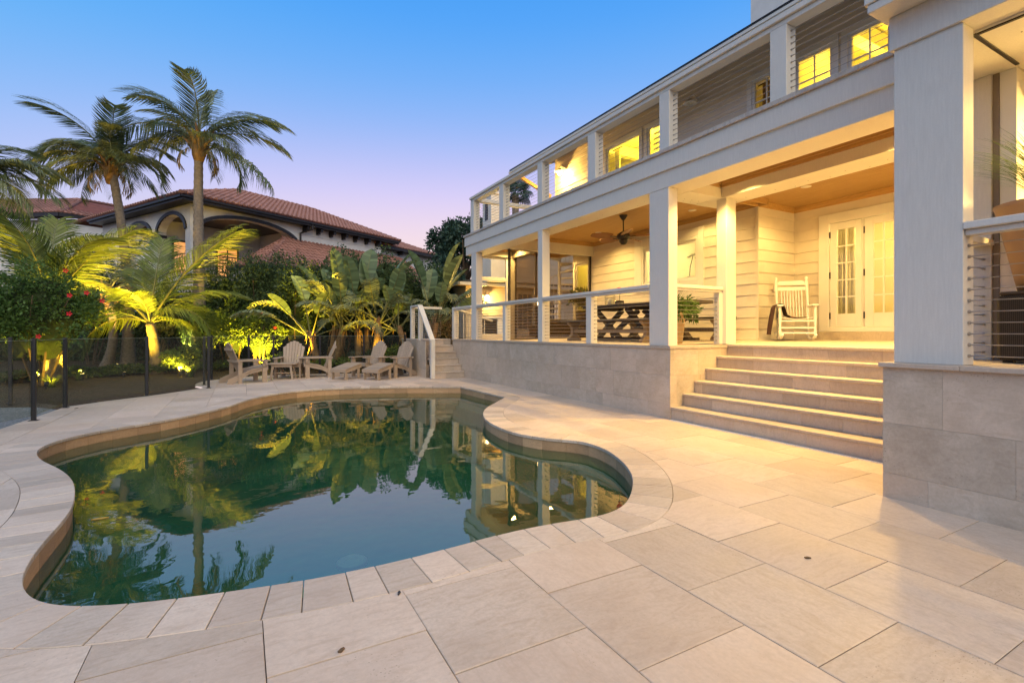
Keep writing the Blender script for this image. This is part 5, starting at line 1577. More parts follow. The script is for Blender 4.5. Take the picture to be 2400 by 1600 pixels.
part('top_slat', MB().extrude([(-.24, .345, 1.02), (.24, .345, 1.02), (.24, .355, 1.07), (.18, .362, 1.10), (-.18, .362, 1.10), (-.24, .355, 1.07)], (0, .02, .003)), RW, rk, world=False)
# blanket over the arm and seat
k = NM('brown_throw_with_red_pattern', .95, .1)
tcx = k.n('ShaderNodeTexCoord'); spx = k.n('ShaderNodeSeparateXYZ'); k.l(tcx.outputs['Object'], spx.inputs[0])
vz = k.n('ShaderNodeTexVoronoi'); vz.inputs['Scale'].default_value = 13; k.l(tcx.outputs['Object'], vz.inputs['Vector'])
vs = k.n('ShaderNodeSeparateColor'); k.l(vz.outputs['Color'], vs.inputs[0])
pat = k.mix(k.mapr(vs.outputs[0], .35, .36), (.55, .03, .03), (.62, .52, .34))
c = k.mix(k.mapr(spx.outputs['X'], -.10, -.085), (.085, .045, .040), pat)
k.base(c); k.bump(k.noise(120, 2), .4, .004)
bk = T('throw_blanket', 'brown throw blanket with red and cream pattern over the rocking chair arm and seat', 'blanket', (8.70, 5.30, fz(8.7)), face(-.76, -.65))
path = [(-.42, .10), (-.405, .25), (-.385, .42), (-.36, .57), (-.33, .632), (-.265, .646), (-.205, .635), (-.18, .55), (-.15, .45), (-.09, .415), (0, .405), (.10, .408), (.17, .415)]
mb = MB(); NY = 9
for i, (x, z) in enumerate(path):
    for j in range(NY):
        y = -.26 + .44 * j / (NY - 1) * (1 - .25 * (i > 8)); wv = .012 * math.sin(j * 2.1 + i * .7) * (1 if i < 4 else .4)
        mb.v.append((x + wv * (1 if i < 5 else .2), y, z + (abs(wv) if i > 3 else 0)))
n0 = len(mb.v)
mb.v += [(x + (.006 if q // NY < 4 else 0), y, z - (.008 if q // NY >= 4 else .0)) for q, (x, y, z) in enumerate(mb.v)]
for i in range(len(path) - 1):
    for j in range(NY - 1):
        a = i * NY + j; mb.f += [(a, a + NY, a + NY + 1, a + 1), (n0 + a, n0 + a + 1, n0 + a + NY + 1, n0 + a + NY)]
part('throw', mb, k.m, bk, world=False, smooth=True)

# near pavilion: wicker cube, tall pot
wk = NM('dark_wicker', .6, .3)
wa = wk.n('ShaderNodeTexWave'); wa.inputs['Scale'].default_value = 38; wa.bands_direction = 'Z'; wk.l(wk.co(), wa.inputs['Vector'])
wb_ = wk.n('ShaderNodeTexWave'); wb_.inputs['Scale'].default_value = 30; wb_.bands_direction = 'Y'; wk.l(wk.co(), wb_.inputs['Vector'])
ww_ = wk.mix(1.0, wa.outputs['Color'], wb_.outputs['Color'], 'MULTIPLY')
wk.base(wk.mix(ww_, (.022, .016, .011), (.075, .055, .038))); wk.bump(ww_, .6, .006)
cu = T('wicker_cube', 'dark brown woven cube seat behind the railing of the near pavilion', 'cube seat', (5.32, 1.13, 1.02))
part('body', MB().box(-.37, .40, -.45, .355, .02, .50), wk.m, cu, world=False, bevel=.02)
part('cushion_lid', MB().box(-.36, .39, -.44, .345, .5005, .53), M['darkwood'], cu, world=False, bevel=.012)
for fx, fy in ((-.30, .28), (-.30, -.42), (.32, .28), (.32, -.42)): part('foot', MB().box(fx, fx + .06, fy, fy + .06, 0, .0195), M['black'], cu, world=False)
# ------------------------------------------------------------------ planting
import numpy as np
NR = np.random.default_rng(5)
G = {}
G['dark'] = leafmat('dark_hedge_leaf', (.055, .092, .030), (.085, .125, .040), .3)
G['mid'] = leafmat('hibiscus_leaf', (.065, .135, .030), (.11, .18, .040), .4)
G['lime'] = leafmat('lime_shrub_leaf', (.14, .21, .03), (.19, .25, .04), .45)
G['grey'] = leafmat('grey_green_leaf', (.09, .115, .06), (.13, .14, .07), .3)
G['palm'] = leafmat('palm_leaflet', (.10, .14, .055), (.15, .165, .07), .35, .4)
G['palmdry'] = leafmat('dry_palm_leaflet', (.20, .14, .06), (.28, .19, .08), .3, .6)
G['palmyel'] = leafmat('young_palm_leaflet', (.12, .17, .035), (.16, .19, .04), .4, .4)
G['bop'] = leafmat('paddle_leaf', (.12, .175, .075), (.17, .22, .09), .25, .35, tone=(.8, 1.2))
G['bopdry'] = leafmat('tattered_paddle_leaf', (.15, .185, .085), (.22, .235, .11), .3, .5, tone=(.8, 1.2))
G['oak'] = leafmat('far_tree_leaf', (.035, .07, .045), (.055, .095, .055), .25)
G['grass'] = leafmat('ornamental_grass_blade', (.10, .15, .03), (.15, .19, .05), .4)
G['bark'] = plain('grey_palm_bark', (.22, .175, .13), .9, .1, .25, 14, bump=.8)
G['boot'] = plain('brown_palm_boot', (.24, .14, .06), .9, .1, .3, 10, bump=.8)
G['stem'] = plain('woody_stem', (.13, .09, .055), .9, .1, .25, 14, bump=.6)
G['petiole'] = plain('green_petiole', (.16, .16, .055), .5, .3, .2, 4)
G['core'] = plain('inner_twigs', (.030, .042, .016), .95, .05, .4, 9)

def np_mesh(name, V, F4, mat):
    me = bpy.data.meshes.new(name)
    nv, nf = len(V), len(F4)
    me.vertices.add(nv); me.vertices.foreach_set('co', np.asarray(V, np.float32).ravel())
    me.loops.add(nf * 4); me.loops.foreach_set('vertex_index', np.asarray(F4, np.int32).ravel())
    me.polygons.add(nf)
    me.polygons.foreach_set('loop_start', np.arange(0, nf * 4, 4, dtype=np.int32))
    me.materials.append(mat); me.update(calc_edges=True); me.validate()
    return me
def leaves(P, out, size, aspect=.5, jit=.9, droop=.2):
    """one folded leaf quad pair per point; out = outward directions"""
    n = len(P)
    d = out + NR.normal(0, jit, (n, 3)); d[:, 2] -= droop; d /= np.linalg.norm(d, axis=1)[:, None]
    r = NR.normal(0, 1, (n, 3)); s = np.cross(d, r); s /= np.linalg.norm(s, axis=1)[:, None]
    u = np.cross(s, d)
    L = (size * NR.uniform(.6, 1.3, n))[:, None]
    w = L * aspect * .5
    a = P; c = P + d * L - u * L * .12
    m = P + d * L * .5
    b1 = m + s * w + u * L * .10; b2 = m - s * w + u * L * .10
    V = np.stack([a, b1, c, b2], 1).reshape(-1, 3)
    return V
def quads(n): return np.arange(n * 4).reshape(-1, 4)
def blob_points(c, r, n, clumps=26, clr=.42, flat=0.0):
    """points gathered in leaf clumps over an uneven ellipsoid"""
    c = np.array(c); r = np.array(r)
    q = NR.normal(0, 1, (clumps, 3)); q /= np.linalg.norm(q, axis=1)[:, None]
    q[:, 2] = np.where(q[:, 2] < -.3, -q[:, 2] * .5, q[:, 2])
    rad_ = NR.uniform(.55, .98, clumps)[:, None]
    cc = q * rad_
    k = NR.integers(0, clumps, n)
    g = NR.normal(0, 1, (n, 3)); g /= np.linalg.norm(g, axis=1)[:, None]
    sz = NR.uniform(.6, 1.25, clumps)[k][:, None] * clr
    p = cc[k] + g * sz * (NR.uniform(0, 1, n) ** .4)[:, None]
    o = p * .6 + g
    return c + p * r, o
def shrub(label, u, f, wpx, vtop, n=2600, size=.11, mat='mid', depth=.8, z0=0.0, name='shrub', cat='shrub', group=None, asp=.5, clumps=26, flowers=0, clr=.42, stems=5):
    """u = photo column, f = metres away, wpx = photo width, vtop = photo row of its top"""
    b = pix(u, 778, f); ztop = CAMH + (778 - vtop) / FPX * f
    rx = wpx / FPX * f / 2; h = ztop - z0
    t = T(name, label, cat, (b.x, b.y, -.05), group=group)
    n = int(n * 1.7)
    c = (0, 0, z0 + h * .52); r = (rx * .86, rx * .86 * depth, h * .45)
    P, O = blob_points(c, r, n, clumps, clr)
    P[:, 2] = np.maximum(P[:, 2], .06)
    part('foliage', np_mesh('foliage', leaves(P, O, size, asp), quads(n), G[mat]), None, t, world=False)
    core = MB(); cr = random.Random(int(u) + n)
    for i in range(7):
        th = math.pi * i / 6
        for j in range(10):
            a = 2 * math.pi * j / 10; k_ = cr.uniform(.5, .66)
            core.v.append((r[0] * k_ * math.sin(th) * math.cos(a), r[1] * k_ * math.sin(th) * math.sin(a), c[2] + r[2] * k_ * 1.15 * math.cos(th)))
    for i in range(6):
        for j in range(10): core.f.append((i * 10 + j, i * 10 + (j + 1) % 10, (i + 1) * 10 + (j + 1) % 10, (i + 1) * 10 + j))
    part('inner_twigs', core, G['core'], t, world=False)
    mb = MB()
    for q in range(stems):
        a = 6.28 * q / stems + R.random()
        mb.tube([(.12 * math.cos(a), .12 * math.sin(a), 0), (.3 * rx * math.cos(a), .3 * rx * math.sin(a), h * .35), (.6 * rx * math.cos(a + .3), .6 * rx * math.sin(a + .3) * depth, h * .7)], [.03, .02, .008], 5)
    part('stem', mb, G['stem'], t, world=False)
    if flowers:
        for px, py in flowers:
            fc = pix(px, py, f - rx * .80) - Vector(t.location)
            flower(t, fc)
    return t
def flower(t, fc, r=.052):
    mb = MB()
    vdir = (Vector((0, 0, CAMH)) - (fc + Vector(t.location))).normalized()
    q = vdir.to_track_quat('Z', 'Y').to_matrix()
    for a in range(5):
        g = a * 2 * math.pi / 5
        pts = []
        for (rr, da, z) in ((.1, 0, .0), (.75, -.52, .25), (1.05, 0, .18), (.75, .52, .25)):
            pts.append(q @ Vector((rr * r * math.cos(g + da), rr * r * math.sin(g + da), z * r)) + fc)
        b = len(mb.v); mb.v += [tuple(p) for p in pts]; mb.f.append((b, b + 1, b + 2, b + 3))
    mb.tube([fc, fc + q @ Vector((0, 0, r * 1.1))], [r * .14, r * .08], 5)
    part('flower', mb, mred, t, world=False)

# --- feathery fronds
def frond_mesh(name, bend=80, n=46, mat='palm', leaf=.26, hang=.55, tip=.5, width=.012, twist=0.0, seed=1, gap=0.0):
    """unit-length frond: rachis leaves the origin along +X and bends towards -Z"""
    rr = random.Random(seed); mb = MB(); K = 18; pts = []; tan = []
    x = z = 0.0
    for i in range(K + 1):
        t = i / K; a = -rad(bend) * t ** 1.3
        pts.append(Vector((x, 0, z))); tan.append(Vector((math.cos(a), 0, math.sin(a))))
        x += math.cos(a) / K; z += math.sin(a) / K
    mb.tube(pts, [.011 * (1 - .85 * i / K) for i in range(K + 1)], 5, caps=False)
    nr = len(mb.f)
    for i in range(n):
        t = .16 + .83 * (i / (n - 1))
        q = min(K - 1, int(t * K)); p = pts[q].lerp(pts[q + 1], t * K - q); tg = tan[q]
        up = Vector((-tg.z, 0, tg.x))
        ln = leaf * (.45 + .95 * math.sin(math.pi * min(1, (t * .86 + .08))) ** .8) * rr.uniform(.85, 1.1)
        for s in (-1, 1):
            if rr.random() < gap: continue
            side = Vector((0, s, 0))
            d0 = (side * 1.0 + tg * (.55 + tip * t) + up * rr.uniform(.05, .35)).normalized()
            d1 = (d0 * (1 - hang * .6) + Vector((0, 0, -hang)) + Vector((rr.uniform(-.08, .08), 0, 0))).normalized()
            d2 = (d1 * (1 - hang * .5) + Vector((0, 0, -hang))).normalized()
            w = width * rr.uniform(.8, 1.2); wv = d0.cross(Vector((0, 0, 1)))
            wv = (wv.normalized() if wv.length > .01 else tg) * w
            a = p; b = a + d0 * ln * .35; c = b + d1 * ln * .35; e = c + d2 * ln * .32
            k = len(mb.v)
            mb.v += [tuple(a - wv * .5), tuple(a + wv * .5), tuple(b - wv), tuple(b + wv), tuple(c - wv * .8), tuple(c + wv * .8), tuple(e)]
            mb.f += [(k, k + 1, k + 3, k + 2), (k + 2, k + 3, k + 5, k + 4), (k + 4, k + 5, k + 6)]
    me = mesh_of(mb, name, [G[mat], G['petiole']])
    for i, p in enumerate(me.polygons):
        if i < nr: p.material_index = 1
    return me
FM = {}
for b in (35, 70, 100, 130):
    for v in (0, 1):
        FM[('palm', b, v)] = frond_mesh('frond', b, 62, 'palm', .25, .5 + .2 * v, seed=b + v, width=.0054, gap=.06)
for b in (35, 70, 105):
    FM[('palmyel', b, 0)] = frond_mesh('frond', b, 60, 'palmyel', .27, .5, seed=b + 7, width=.0058)
FM[('palmdry', 130, 0)] = frond_mesh('frond', 135, 34, 'palmdry', .22, .9, seed=9, gap=.25)
RIGHT = Vector((math.cos(YAW), -math.sin(YAW), 0)); FWD = Vector((math.sin(YAW), math.cos(YAW), 0)); UPV = Vector((0, 0, 1))
def put_frond(parent, base, d, L, me, roll=0.0):
    X_ = Vector(d).normalized(); Y_ = UPV.cross(X_)
    Y_ = Y_.normalized() if Y_.length > .05 else RIGHT.copy()
    Z_ = X_.cross(Y_)
    Mx = Matrix(((X_.x, Y_.x, Z_.x, 0), (X_.y, Y_.y, Z_.y, 0), (X_.z, Y_.z, Z_.z, 0), (0, 0, 0, 1)))
    Mx = Matrix.Translation(Vector(base)) @ Mx @ Matrix.Rotation(roll, 4, 'X') @ Matrix.Scale(L, 4)
    o = bpy.data.objects.new('frond', me); COL.objects.link(o); o.parent = parent; o.matrix_local = Mx
    return o
def dirp(phi, dep=0.0):
    """direction: phi = angle in a plane across the view, dep = share pointing away"""
    return RIGHT * math.cos(rad(phi)) + UPV * math.sin(rad(phi)) + FWD * dep
def palm(label, base, crown, fr, r0=.19, r1=.13, kind='palm', name='coconut_palm', boots=True, cat='palm tree', group=None, nrand=8, Lr=2.6, bow=.25, seed=0, dry=3, LS=1.0):
    rr = random.Random(seed)
    base = Vector(base); crown = Vector(crown)
    t = T(name, label, cat, tuple(base), group=group)
    H = crown - base; pts = []; rs = []
    n = max(10, int(H.length / .12))
    for i in range(n + 1):
        q = i / n
        p = H * q + RIGHT * (bow * math.sin(math.pi * q))
        pts.append(p); rs.append((r0 + (r1 - r0) * q ** .7 + (.10 * math.exp(-q * 12))) * (1 + (.05 if i % 2 else -.03)))
    part('trunk', MB().tube(pts, rs, 10), G['bark'], t, world=False, smooth=True)
    C = H
    if boots:
        mb = MB()
        for q in range(16):
            a = q * 2.4; z = -.5 + .6 * q / 16
            o = C + Vector((r1 * .8 * math.cos(a), r1 * .8 * math.sin(a), z))
            d = Vector((math.cos(a) * .55, math.sin(a) * .55, .8)).normalized()
            mb.tube([o, o + d * .30, o + d * .55 + Vector((math.cos(a) * .08, math.sin(a) * .08, -.03))], [.085, .06, .02], 5)
        mb.lathe([(r1, -.75), (r1 * 1.55, -.5), (r1 * 1.75, -.2), (r1 * 1.3, .15), (.04, .45)], tuple(C), 10)
        part('crown_shaft', mb, G['boot'], t, world=False, smooth=True)
    keys = [k_ for k_ in FM if k_[0] == kind]
    def pick(b):
        ks = sorted(keys, key=lambda k_: abs(k_[1] - b) + rr.random()); return FM[ks[0]]
    for phi, dep, L, b in fr:
        put_frond(t, C, dirp(phi, dep), L * LS, pick(b), rr.uniform(-.3, .3))
    for q in range(nrand):
        a = q * 2.4 + rr.random(); e = rr.uniform(.1, 1.3)
        d = Vector((math.cos(a), math.sin(a), e))
        put_frond(t, C, d, Lr * rr.uniform(.8, 1.1), pick(rr.choice([70, 100, 130])), rr.uniform(-.4, .4))
    for q in range(dry):
        a = rr.random() * 6.28
        o = put_frond(t, C + Vector((0, 0, -.25)), Vector((math.cos(a), math.sin(a), -.1)), Lr * .55, FM[('palmdry', 130, 0)])
        o['label'] = 'dry brown hanging frond'
    return t
# three tall coconut palms
c1 = pix(466, 332, 17.5); b1 = pix(473, 778, 17.5); b1.z = -.05
palm('tallest coconut palm rising in front of the villa arch with a long trunk', b1, c1,
     [(148, .1, 4.5, 70), (118, .1, 3.3, 70), (97, .3, 3.0, 35), (82, -.2, 2.9, 100), (62, .15, 2.8, 100), (40, 0, 3.1, 70), (30, .3, 2.9, 70), (-18, .05, 3.0, 35),
      (165, -.2, 2.2, 70), (140, .5, 2.4, 70), (105, -.5, 2.4, 100), (75, .6, 2.6, 70), (20, -.5, 2.0, 100)], nrand=10, Lr=2.2, group='tall coconut palms', seed=1, LS=1.02, bow=-.06, r0=.23, r1=.135)
c2 = pix(260, 385, 18.5); b2 = pix(300, 778, 18.5); b2.z = -.05
palm('middle tall coconut palm with a dense shaggy crown before the villa roof gap', b2, c2,
     [(168, .1, 3.3, 70), (155, -.1, 3.4, 70), (140, .1, 3.2, 70), (128, .3, 3.1, 70), (112, -.2, 3.0, 70), (97, .2, 3.0, 70), (83, -.1, 2.8, 100), (66, .2, 2.6, 100), (48, 0, 2.4, 100),
      (28, .1, 2.0, 70), (35, -.4, 2.0, 130), (175, -.4, 2.6, 100), (150, -.6, 2.6, 100), (120, -.7, 2.4, 130), (60, -.7, 2.3, 130), (188, .2, 2.2, 70)], nrand=16, Lr=2.3, group='tall coconut palms', seed=2, LS=1.0, bow=.25, r0=.2, r1=.135, dry=4)
c3 = pix(-70, 420, 15.5); b3 = pix(-60, 778, 15.5); b3.z = -.05
palm('leftmost coconut palm with only its frond tips inside the picture edge', b3, c3,
     [(30, 0, 3.0, 70), (15, .1, 2.9, 70), (5, -.2, 2.8, 70), (48, .2, 2.8, 100), (-20, .1, 2.3, 35), (60, -.1, 2.6, 100), (-10, -.4, 2.5, 70)], nrand=12, Lr=2.1, group='tall coconut palms', seed=3, LS=.92)
# young palms lit from below
ca = pix(352, 758, 15.2); ba = pix(366, 778, 15.4); ba.z = -.05
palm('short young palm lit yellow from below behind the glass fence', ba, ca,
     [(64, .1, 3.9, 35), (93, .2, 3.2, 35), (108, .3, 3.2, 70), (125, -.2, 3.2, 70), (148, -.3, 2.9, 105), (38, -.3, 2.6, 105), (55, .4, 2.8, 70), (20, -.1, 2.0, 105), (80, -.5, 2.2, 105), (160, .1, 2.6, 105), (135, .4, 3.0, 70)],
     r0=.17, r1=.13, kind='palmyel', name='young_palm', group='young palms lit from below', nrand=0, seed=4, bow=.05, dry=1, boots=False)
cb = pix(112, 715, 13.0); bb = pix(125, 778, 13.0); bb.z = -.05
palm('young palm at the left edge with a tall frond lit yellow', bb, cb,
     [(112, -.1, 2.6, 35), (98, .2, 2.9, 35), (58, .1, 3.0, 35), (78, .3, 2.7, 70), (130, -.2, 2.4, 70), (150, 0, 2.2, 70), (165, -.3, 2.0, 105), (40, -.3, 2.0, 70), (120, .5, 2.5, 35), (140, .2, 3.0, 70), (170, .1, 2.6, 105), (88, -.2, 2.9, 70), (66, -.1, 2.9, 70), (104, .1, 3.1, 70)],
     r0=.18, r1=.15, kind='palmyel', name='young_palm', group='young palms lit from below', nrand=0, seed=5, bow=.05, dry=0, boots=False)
cc = pix(250, 690, 18.0); bc = pix(250, 778, 18.0); bc.z = -.05
palm('dull green young palm half hidden between the two lit young palms', bc, cc,
     [(100, .1, 3.0, 70), (80, .2, 2.8, 35), (60, 0, 2.6, 70), (120, 0, 2.8, 70), (140, .2, 2.6, 70), (40, .2, 2.4, 105), (155, -.2, 2.4, 105)],
     r0=.16, r1=.13, name='young_palm', group='young palms lit from below', nrand=4, Lr=2.0, seed=6, dry=0)

# --- hedges and shrubs
HIB = [(154, 634), (163, 692), (203, 686), (240, 705), (162, 735), (90, 788)]
shrub('hibiscus bush with scattered red flowers at the far left behind the glass', 95, 11.8, 300, 602, 7600, .085, 'mid', .8, name='hibiscus', cat='shrub', clumps=60, flowers=HIB, clr=.26)
shrub('low dark part of the hibiscus thicket at the left picture edge', -85, 12.2, 240, 640, 3000, .09, 'mid', .8, clumps=40, clr=.3, name='hibiscus')
shrub('dark rounded shrub behind the left lit young palm', 215, 19.5, 200, 590, 3200, .12, 'dark', clumps=40, clr=.3)
shrub('dark shrub behind the trunk of the lit young palm', 395, 18.5, 150, 660, 3000, .11, 'dark', clumps=36, clr=.3)
shrub('grey green shrub at the foot of the tallest palm', 450, 17.6, 150, 668, 3000, .10, 'grey', clumps=36, clr=.3)
shrub('tall dark hedge shrub right of the tallest palm trunk', 535, 18.6, 170, 612, 5200, .10, 'dark', clumps=60, clr=.28)
shrub('tallest dark hedge shrub before the lower villa roof', 620, 19.0, 190, 568, 6200, .10, 'dark', clumps=70, clr=.28)
shrub('dark hedge shrub left of the paddle leaf plants', 700, 18.2, 170, 590, 6000, .10, 'dark', clumps=46, clr=.3)
shrub('dark hedge shrub behind the left paddle leaf clump', 800, 18.6, 220, 566, 7000, .11, 'dark', clumps=46, clr=.3)
shrub('dark hedge shrub behind the middle paddle leaf clump', 900, 18.8, 200, 568, 7000, .11, 'dark', clumps=46, clr=.3)
shrub('dark hedge shrub behind the stair landing', 1030, 20.0, 210, 612, 6000, .12, 'dark', clumps=46, clr=.3)
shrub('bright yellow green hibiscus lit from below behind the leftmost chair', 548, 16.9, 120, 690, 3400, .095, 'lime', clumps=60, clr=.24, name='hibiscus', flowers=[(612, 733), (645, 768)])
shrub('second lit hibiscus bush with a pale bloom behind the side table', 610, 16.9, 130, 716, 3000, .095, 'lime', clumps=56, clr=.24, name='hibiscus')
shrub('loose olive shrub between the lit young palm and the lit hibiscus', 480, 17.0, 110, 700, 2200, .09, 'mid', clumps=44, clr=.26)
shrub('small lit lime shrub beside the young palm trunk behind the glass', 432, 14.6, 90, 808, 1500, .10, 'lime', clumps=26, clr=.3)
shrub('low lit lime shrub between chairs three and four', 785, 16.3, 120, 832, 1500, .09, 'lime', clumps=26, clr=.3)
shrub('low lit lime shrub left of the stair wall', 915, 15.9, 80, 806, 1300, .09, 'lime', clumps=22, clr=.3)
shrub('low dark ground shrub behind the glass left of the young palm', 235, 14.5, 200, 862, 1800, .08, 'dark', clumps=36, clr=.3)
shrub('low dark ground shrub right of the young palm behind the chair', 500, 16.4, 120, 845, 1500, .08, 'dark', clumps=30, clr=.3)
shrub('reddish brown cordyline shrub behind the landing cable rail', 1035, 17.2, 70, 720, 900, .16, 'palmdry', asp=.2, clumps=20, clr=.4)
shrub('green fern like shrub at the foot of the landing rail', 985, 16.0, 80, 775, 900, .10, 'mid', clumps=20, clr=.35)
for u_, f_, w_, vt_, lb_ in ((35, 12.6, 120, 868, 'low dark ground shrub at the left end of the bed behind the glass'), (165, 14.2, 150, 858, 'low dark ground shrub between the two left lit palms'),
                             (300, 15.0, 120, 850, 'low dark ground shrub just left of the lit young palm trunk'), (400, 15.6, 110, 846, 'low dark ground shrub just right of the lit young palm trunk'),
                             (690, 17.0, 150, 820, 'low dark ground shrub behind the side table chair'), (850, 17.0, 150, 815, 'low dark ground shrub under the middle paddle leaf clump')):
    shrub(lb_, u_, f_, w_, vt_, 1300, .085, 'dark', clumps=34, clr=.3)
# far hedge that closes the view at ground level
far = MB()
t = T('boundary_hedge', 'long dark boundary hedge along the back of the garden', 'hedge', tuple(pix(500, 778, 22)))
P = []; 
for q in range(16000):
    u = R.uniform(-500, 1160); f = 22 + R.uniform(-.7, .7); z = R.uniform(0, 1) ** .8 * (2.5 + .5 * math.sin(u * .031) + .3 * math.sin(u * .083))
    p = pix(u, 778, f); P.append((p.x - t.location.x, p.y - t.location.y, z - t.location.z))
P = np.array(P); O = np.tile(np.array([[-FWD.x, -FWD.y, .3]]), (len(P), 1))
part('foliage', np_mesh('foliage', leaves(P, O, .20, .55), quads(len(P)), G['dark']), None, t, world=False, kind='stuff')
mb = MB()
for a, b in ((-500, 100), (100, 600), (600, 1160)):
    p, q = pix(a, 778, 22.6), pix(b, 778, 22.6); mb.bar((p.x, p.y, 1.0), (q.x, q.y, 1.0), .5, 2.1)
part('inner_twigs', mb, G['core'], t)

# --- paddle leaf clumps
def paddle(name, L=1.25, W=.40, pet=1.3, torn=False, bend=40, seed=0):
    rr = random.Random(seed); mb = MB(); pts = []; tg = []; x = z = 0.0; K = 22; tot = pet + L
    for i in range(K + 1):
        t = i / K; a = -rad(bend) * max(0, (t - .35) / .65) ** 1.6
        pts.append(Vector((x, 0, z))); tg.append(Vector((math.cos(a), 0, math.sin(a))))
        x += math.cos(a) * tot / K; z += math.sin(a) * tot / K
    mb.tube(pts, [.026 * (1 - .8 * i / K) for i in range(K + 1)], 6)
    nr = len(mb.f)
    n = 16; t0 = pet / tot
    def at(t):
        q = min(K - 1, int(t * K)); return pts[q].lerp(pts[q + 1], t * K - q), tg[q]
    for s in (-1, 1):
        for i in range(n):
            a = i / n; b = (i + 1) / n
            def w(v): return W * .5 * (math.sin(math.pi * min(1, v * .93 + .05)) ** .55) * (1 if v < .8 else 1 - ((v - .8) / .2) ** 2 * .75)
            pa, ta = at(t0 + (1 - t0) * a); pb, tb_ = at(t0 + (1 - t0) * b)
            up = Vector((-ta.z, 0, ta.x)); fold = .35
            if torn:
                sk = rr.uniform(.2, .5); dr = rr.uniform(.2, .9)
                b2 = b - .35 / n
                pb2, _ = at(t0 + (1 - t0) * b2)
                e0 = pa + Vector((0, s, 0)) * w(a + .02) * .55 + up * .05; e1 = pb2 + Vector((0, s, 0)) * w(b2) * .55 + up * .05
                h0 = e0 + Vector((0, s * .35, -dr)) * w(a + .02) * .8 + ta * sk * .2; h1 = e1 + Vector((0, s * .35, -dr)) * w(b2) * .7 + ta * sk * .2
                k = len(mb.v); mb.v += [tuple(v) for v in (pa, pb2, e1, e0, h1, h0)]
                mb.f += [(k, k + 1, k + 2, k + 3), (k + 3, k + 2, k + 4, k + 5)]
            else:
                e0 = pa + (Vector((0, s, 0)) + up * fold).normalized() * w(a); e1 = pb + (Vector((0, s, 0)) + up * fold).normalized() * w(b)
                k = len(mb.v); mb.v += [tuple(v) for v in (pa, pb, e1, e0)]; mb.f.append((k, k + 1, k + 2, k + 3))
    me = mesh_of(mb, name, [G['bopdry'] if torn else G['bop'], G['petiole']], False)
    for i, p in enumerate(me.polygons):
        if i < nr: p.material_index = 1
    return me
PD = [paddle('leaf', 1.25, .54, 1.4, False, 25, 1), paddle('leaf', 1.1, .50, 1.2, False, 50, 2), paddle('leaf', .95, .46, 1.0, False, 15, 3)]
PT = [paddle('leaf', 1.3, .62, 1.2, True, 75, 4), paddle('leaf', 1.2, .6, 1.0, True, 105, 5), paddle('leaf', 1.1, .55, .9, True, 130, 6)]
def paddles(label, u, f, spec, nstem=4, torn=12, seed=0, h=1.5, sc=1.0):
    rr = random.Random(seed); b = pix(u, 778, f); b.z = -.05
    t = T('paddle_leaf_plant', label, 'plant', tuple(b), group='bird of paradise clumps behind the chairs')
    tops = []
    for q in range(nstem):
        a = q * 2.4 + rr.random(); o = Vector((.28 * math.cos(a), .28 * math.sin(a), 0)); tp = o * 1.8 + Vector((rr.uniform(-.2, .2), rr.uniform(-.2, .2), h * rr.uniform(.75, 1.1)))
        mb = MB(); mb.tube([o, o.lerp(tp, .5) + Vector((0, 0, .05)), tp], [.13, .11, .09], 8)
        for e in range(10):
            z = rr.uniform(.25, 1); p = o.lerp(tp, z); g = rr.random() * 6.28
            mb.tube([p, p + Vector((math.cos(g) * .13, math.sin(g) * .13, .1)), p + Vector((math.cos(g) * .20, math.sin(g) * .20, -.25))], [.03, .025, .006], 4)
        part('stem', mb, G['boot'], t, world=False, smooth=True); tops.append(tp)
    for i, (phi, dep, s, k) in enumerate(spec):
        me = PD[k % 3]
        put_frond(t, tops[i % nstem] - Vector((0, 0, .25)), dirp(phi, dep), s * sc, me, rr.uniform(-.9, .9)).name = 'leaf'
    for q in range(torn):
        a = q * 2.4 + rr.random(); e = rr.uniform(.3, 1.6)
        put_frond(t, tops[q % nstem] - Vector((0, 0, .2)), Vector((math.cos(a), math.sin(a), e)), sc * rr.uniform(.75, 1.05), PT[q % 3], rr.uniform(-.4, .4)).name = 'leaf'
    return t
paddles('left bird of paradise clump with one bright yellow lit leaf behind the middle chair', 765, 16.4, [(118, 0, 1.0, 0), (104, .2, 1.0, 1), (92, -.1, .95, 0), (76, .1, 1.0, 0), (62, 0, 1.0, 1), (128, -.2, .9, 2), (86, -.4, .9, 1), (70, .4, 1, 0), (110, .3, 1, 0), (50, .1, .95, 1), (100, -.5, .85, 2), (80, -.6, .8, 2), (116, -.3, .9, 1), (66, -.4, .85, 2)], 4, 15, 1, 1.6, 1.12)
paddles('middle bird of paradise clump behind the chairs with footrests', 862, 16.6, [(98, 0, 1.0, 0), (84, .2, 1.05, 0), (70, 0, 1.0, 1), (112, -.2, .95, 1), (58, .1, .9, 2), (90, -.3, .9, 0), (78, .4, 1, 0), (120, .1, .95, 1), (104, -.5, .85, 2), (74, -.6, .8, 2), (64, -.3, .9, 1), (96, -.6, .75, 2)], 4, 15, 2, 1.65, 1.12)
paddles('right bird of paradise clump with upright leaves behind the side stair', 985, 16.6, [(103, 0, 1.0, 0), (93, .2, 1.0, 1), (80, 0, 1.0, 0), (64, .1, 1.05, 0), (50, 0, 1.0, 1), (120, -.1, .9, 2), (72, -.3, .9, 0), (86, .3, 1, 0), (40, .1, .9, 2), (98, -.5, .85, 2), (78, -.6, .8, 2), (112, -.3, .9, 1)], 4, 14, 3, 1.65, 1.10)

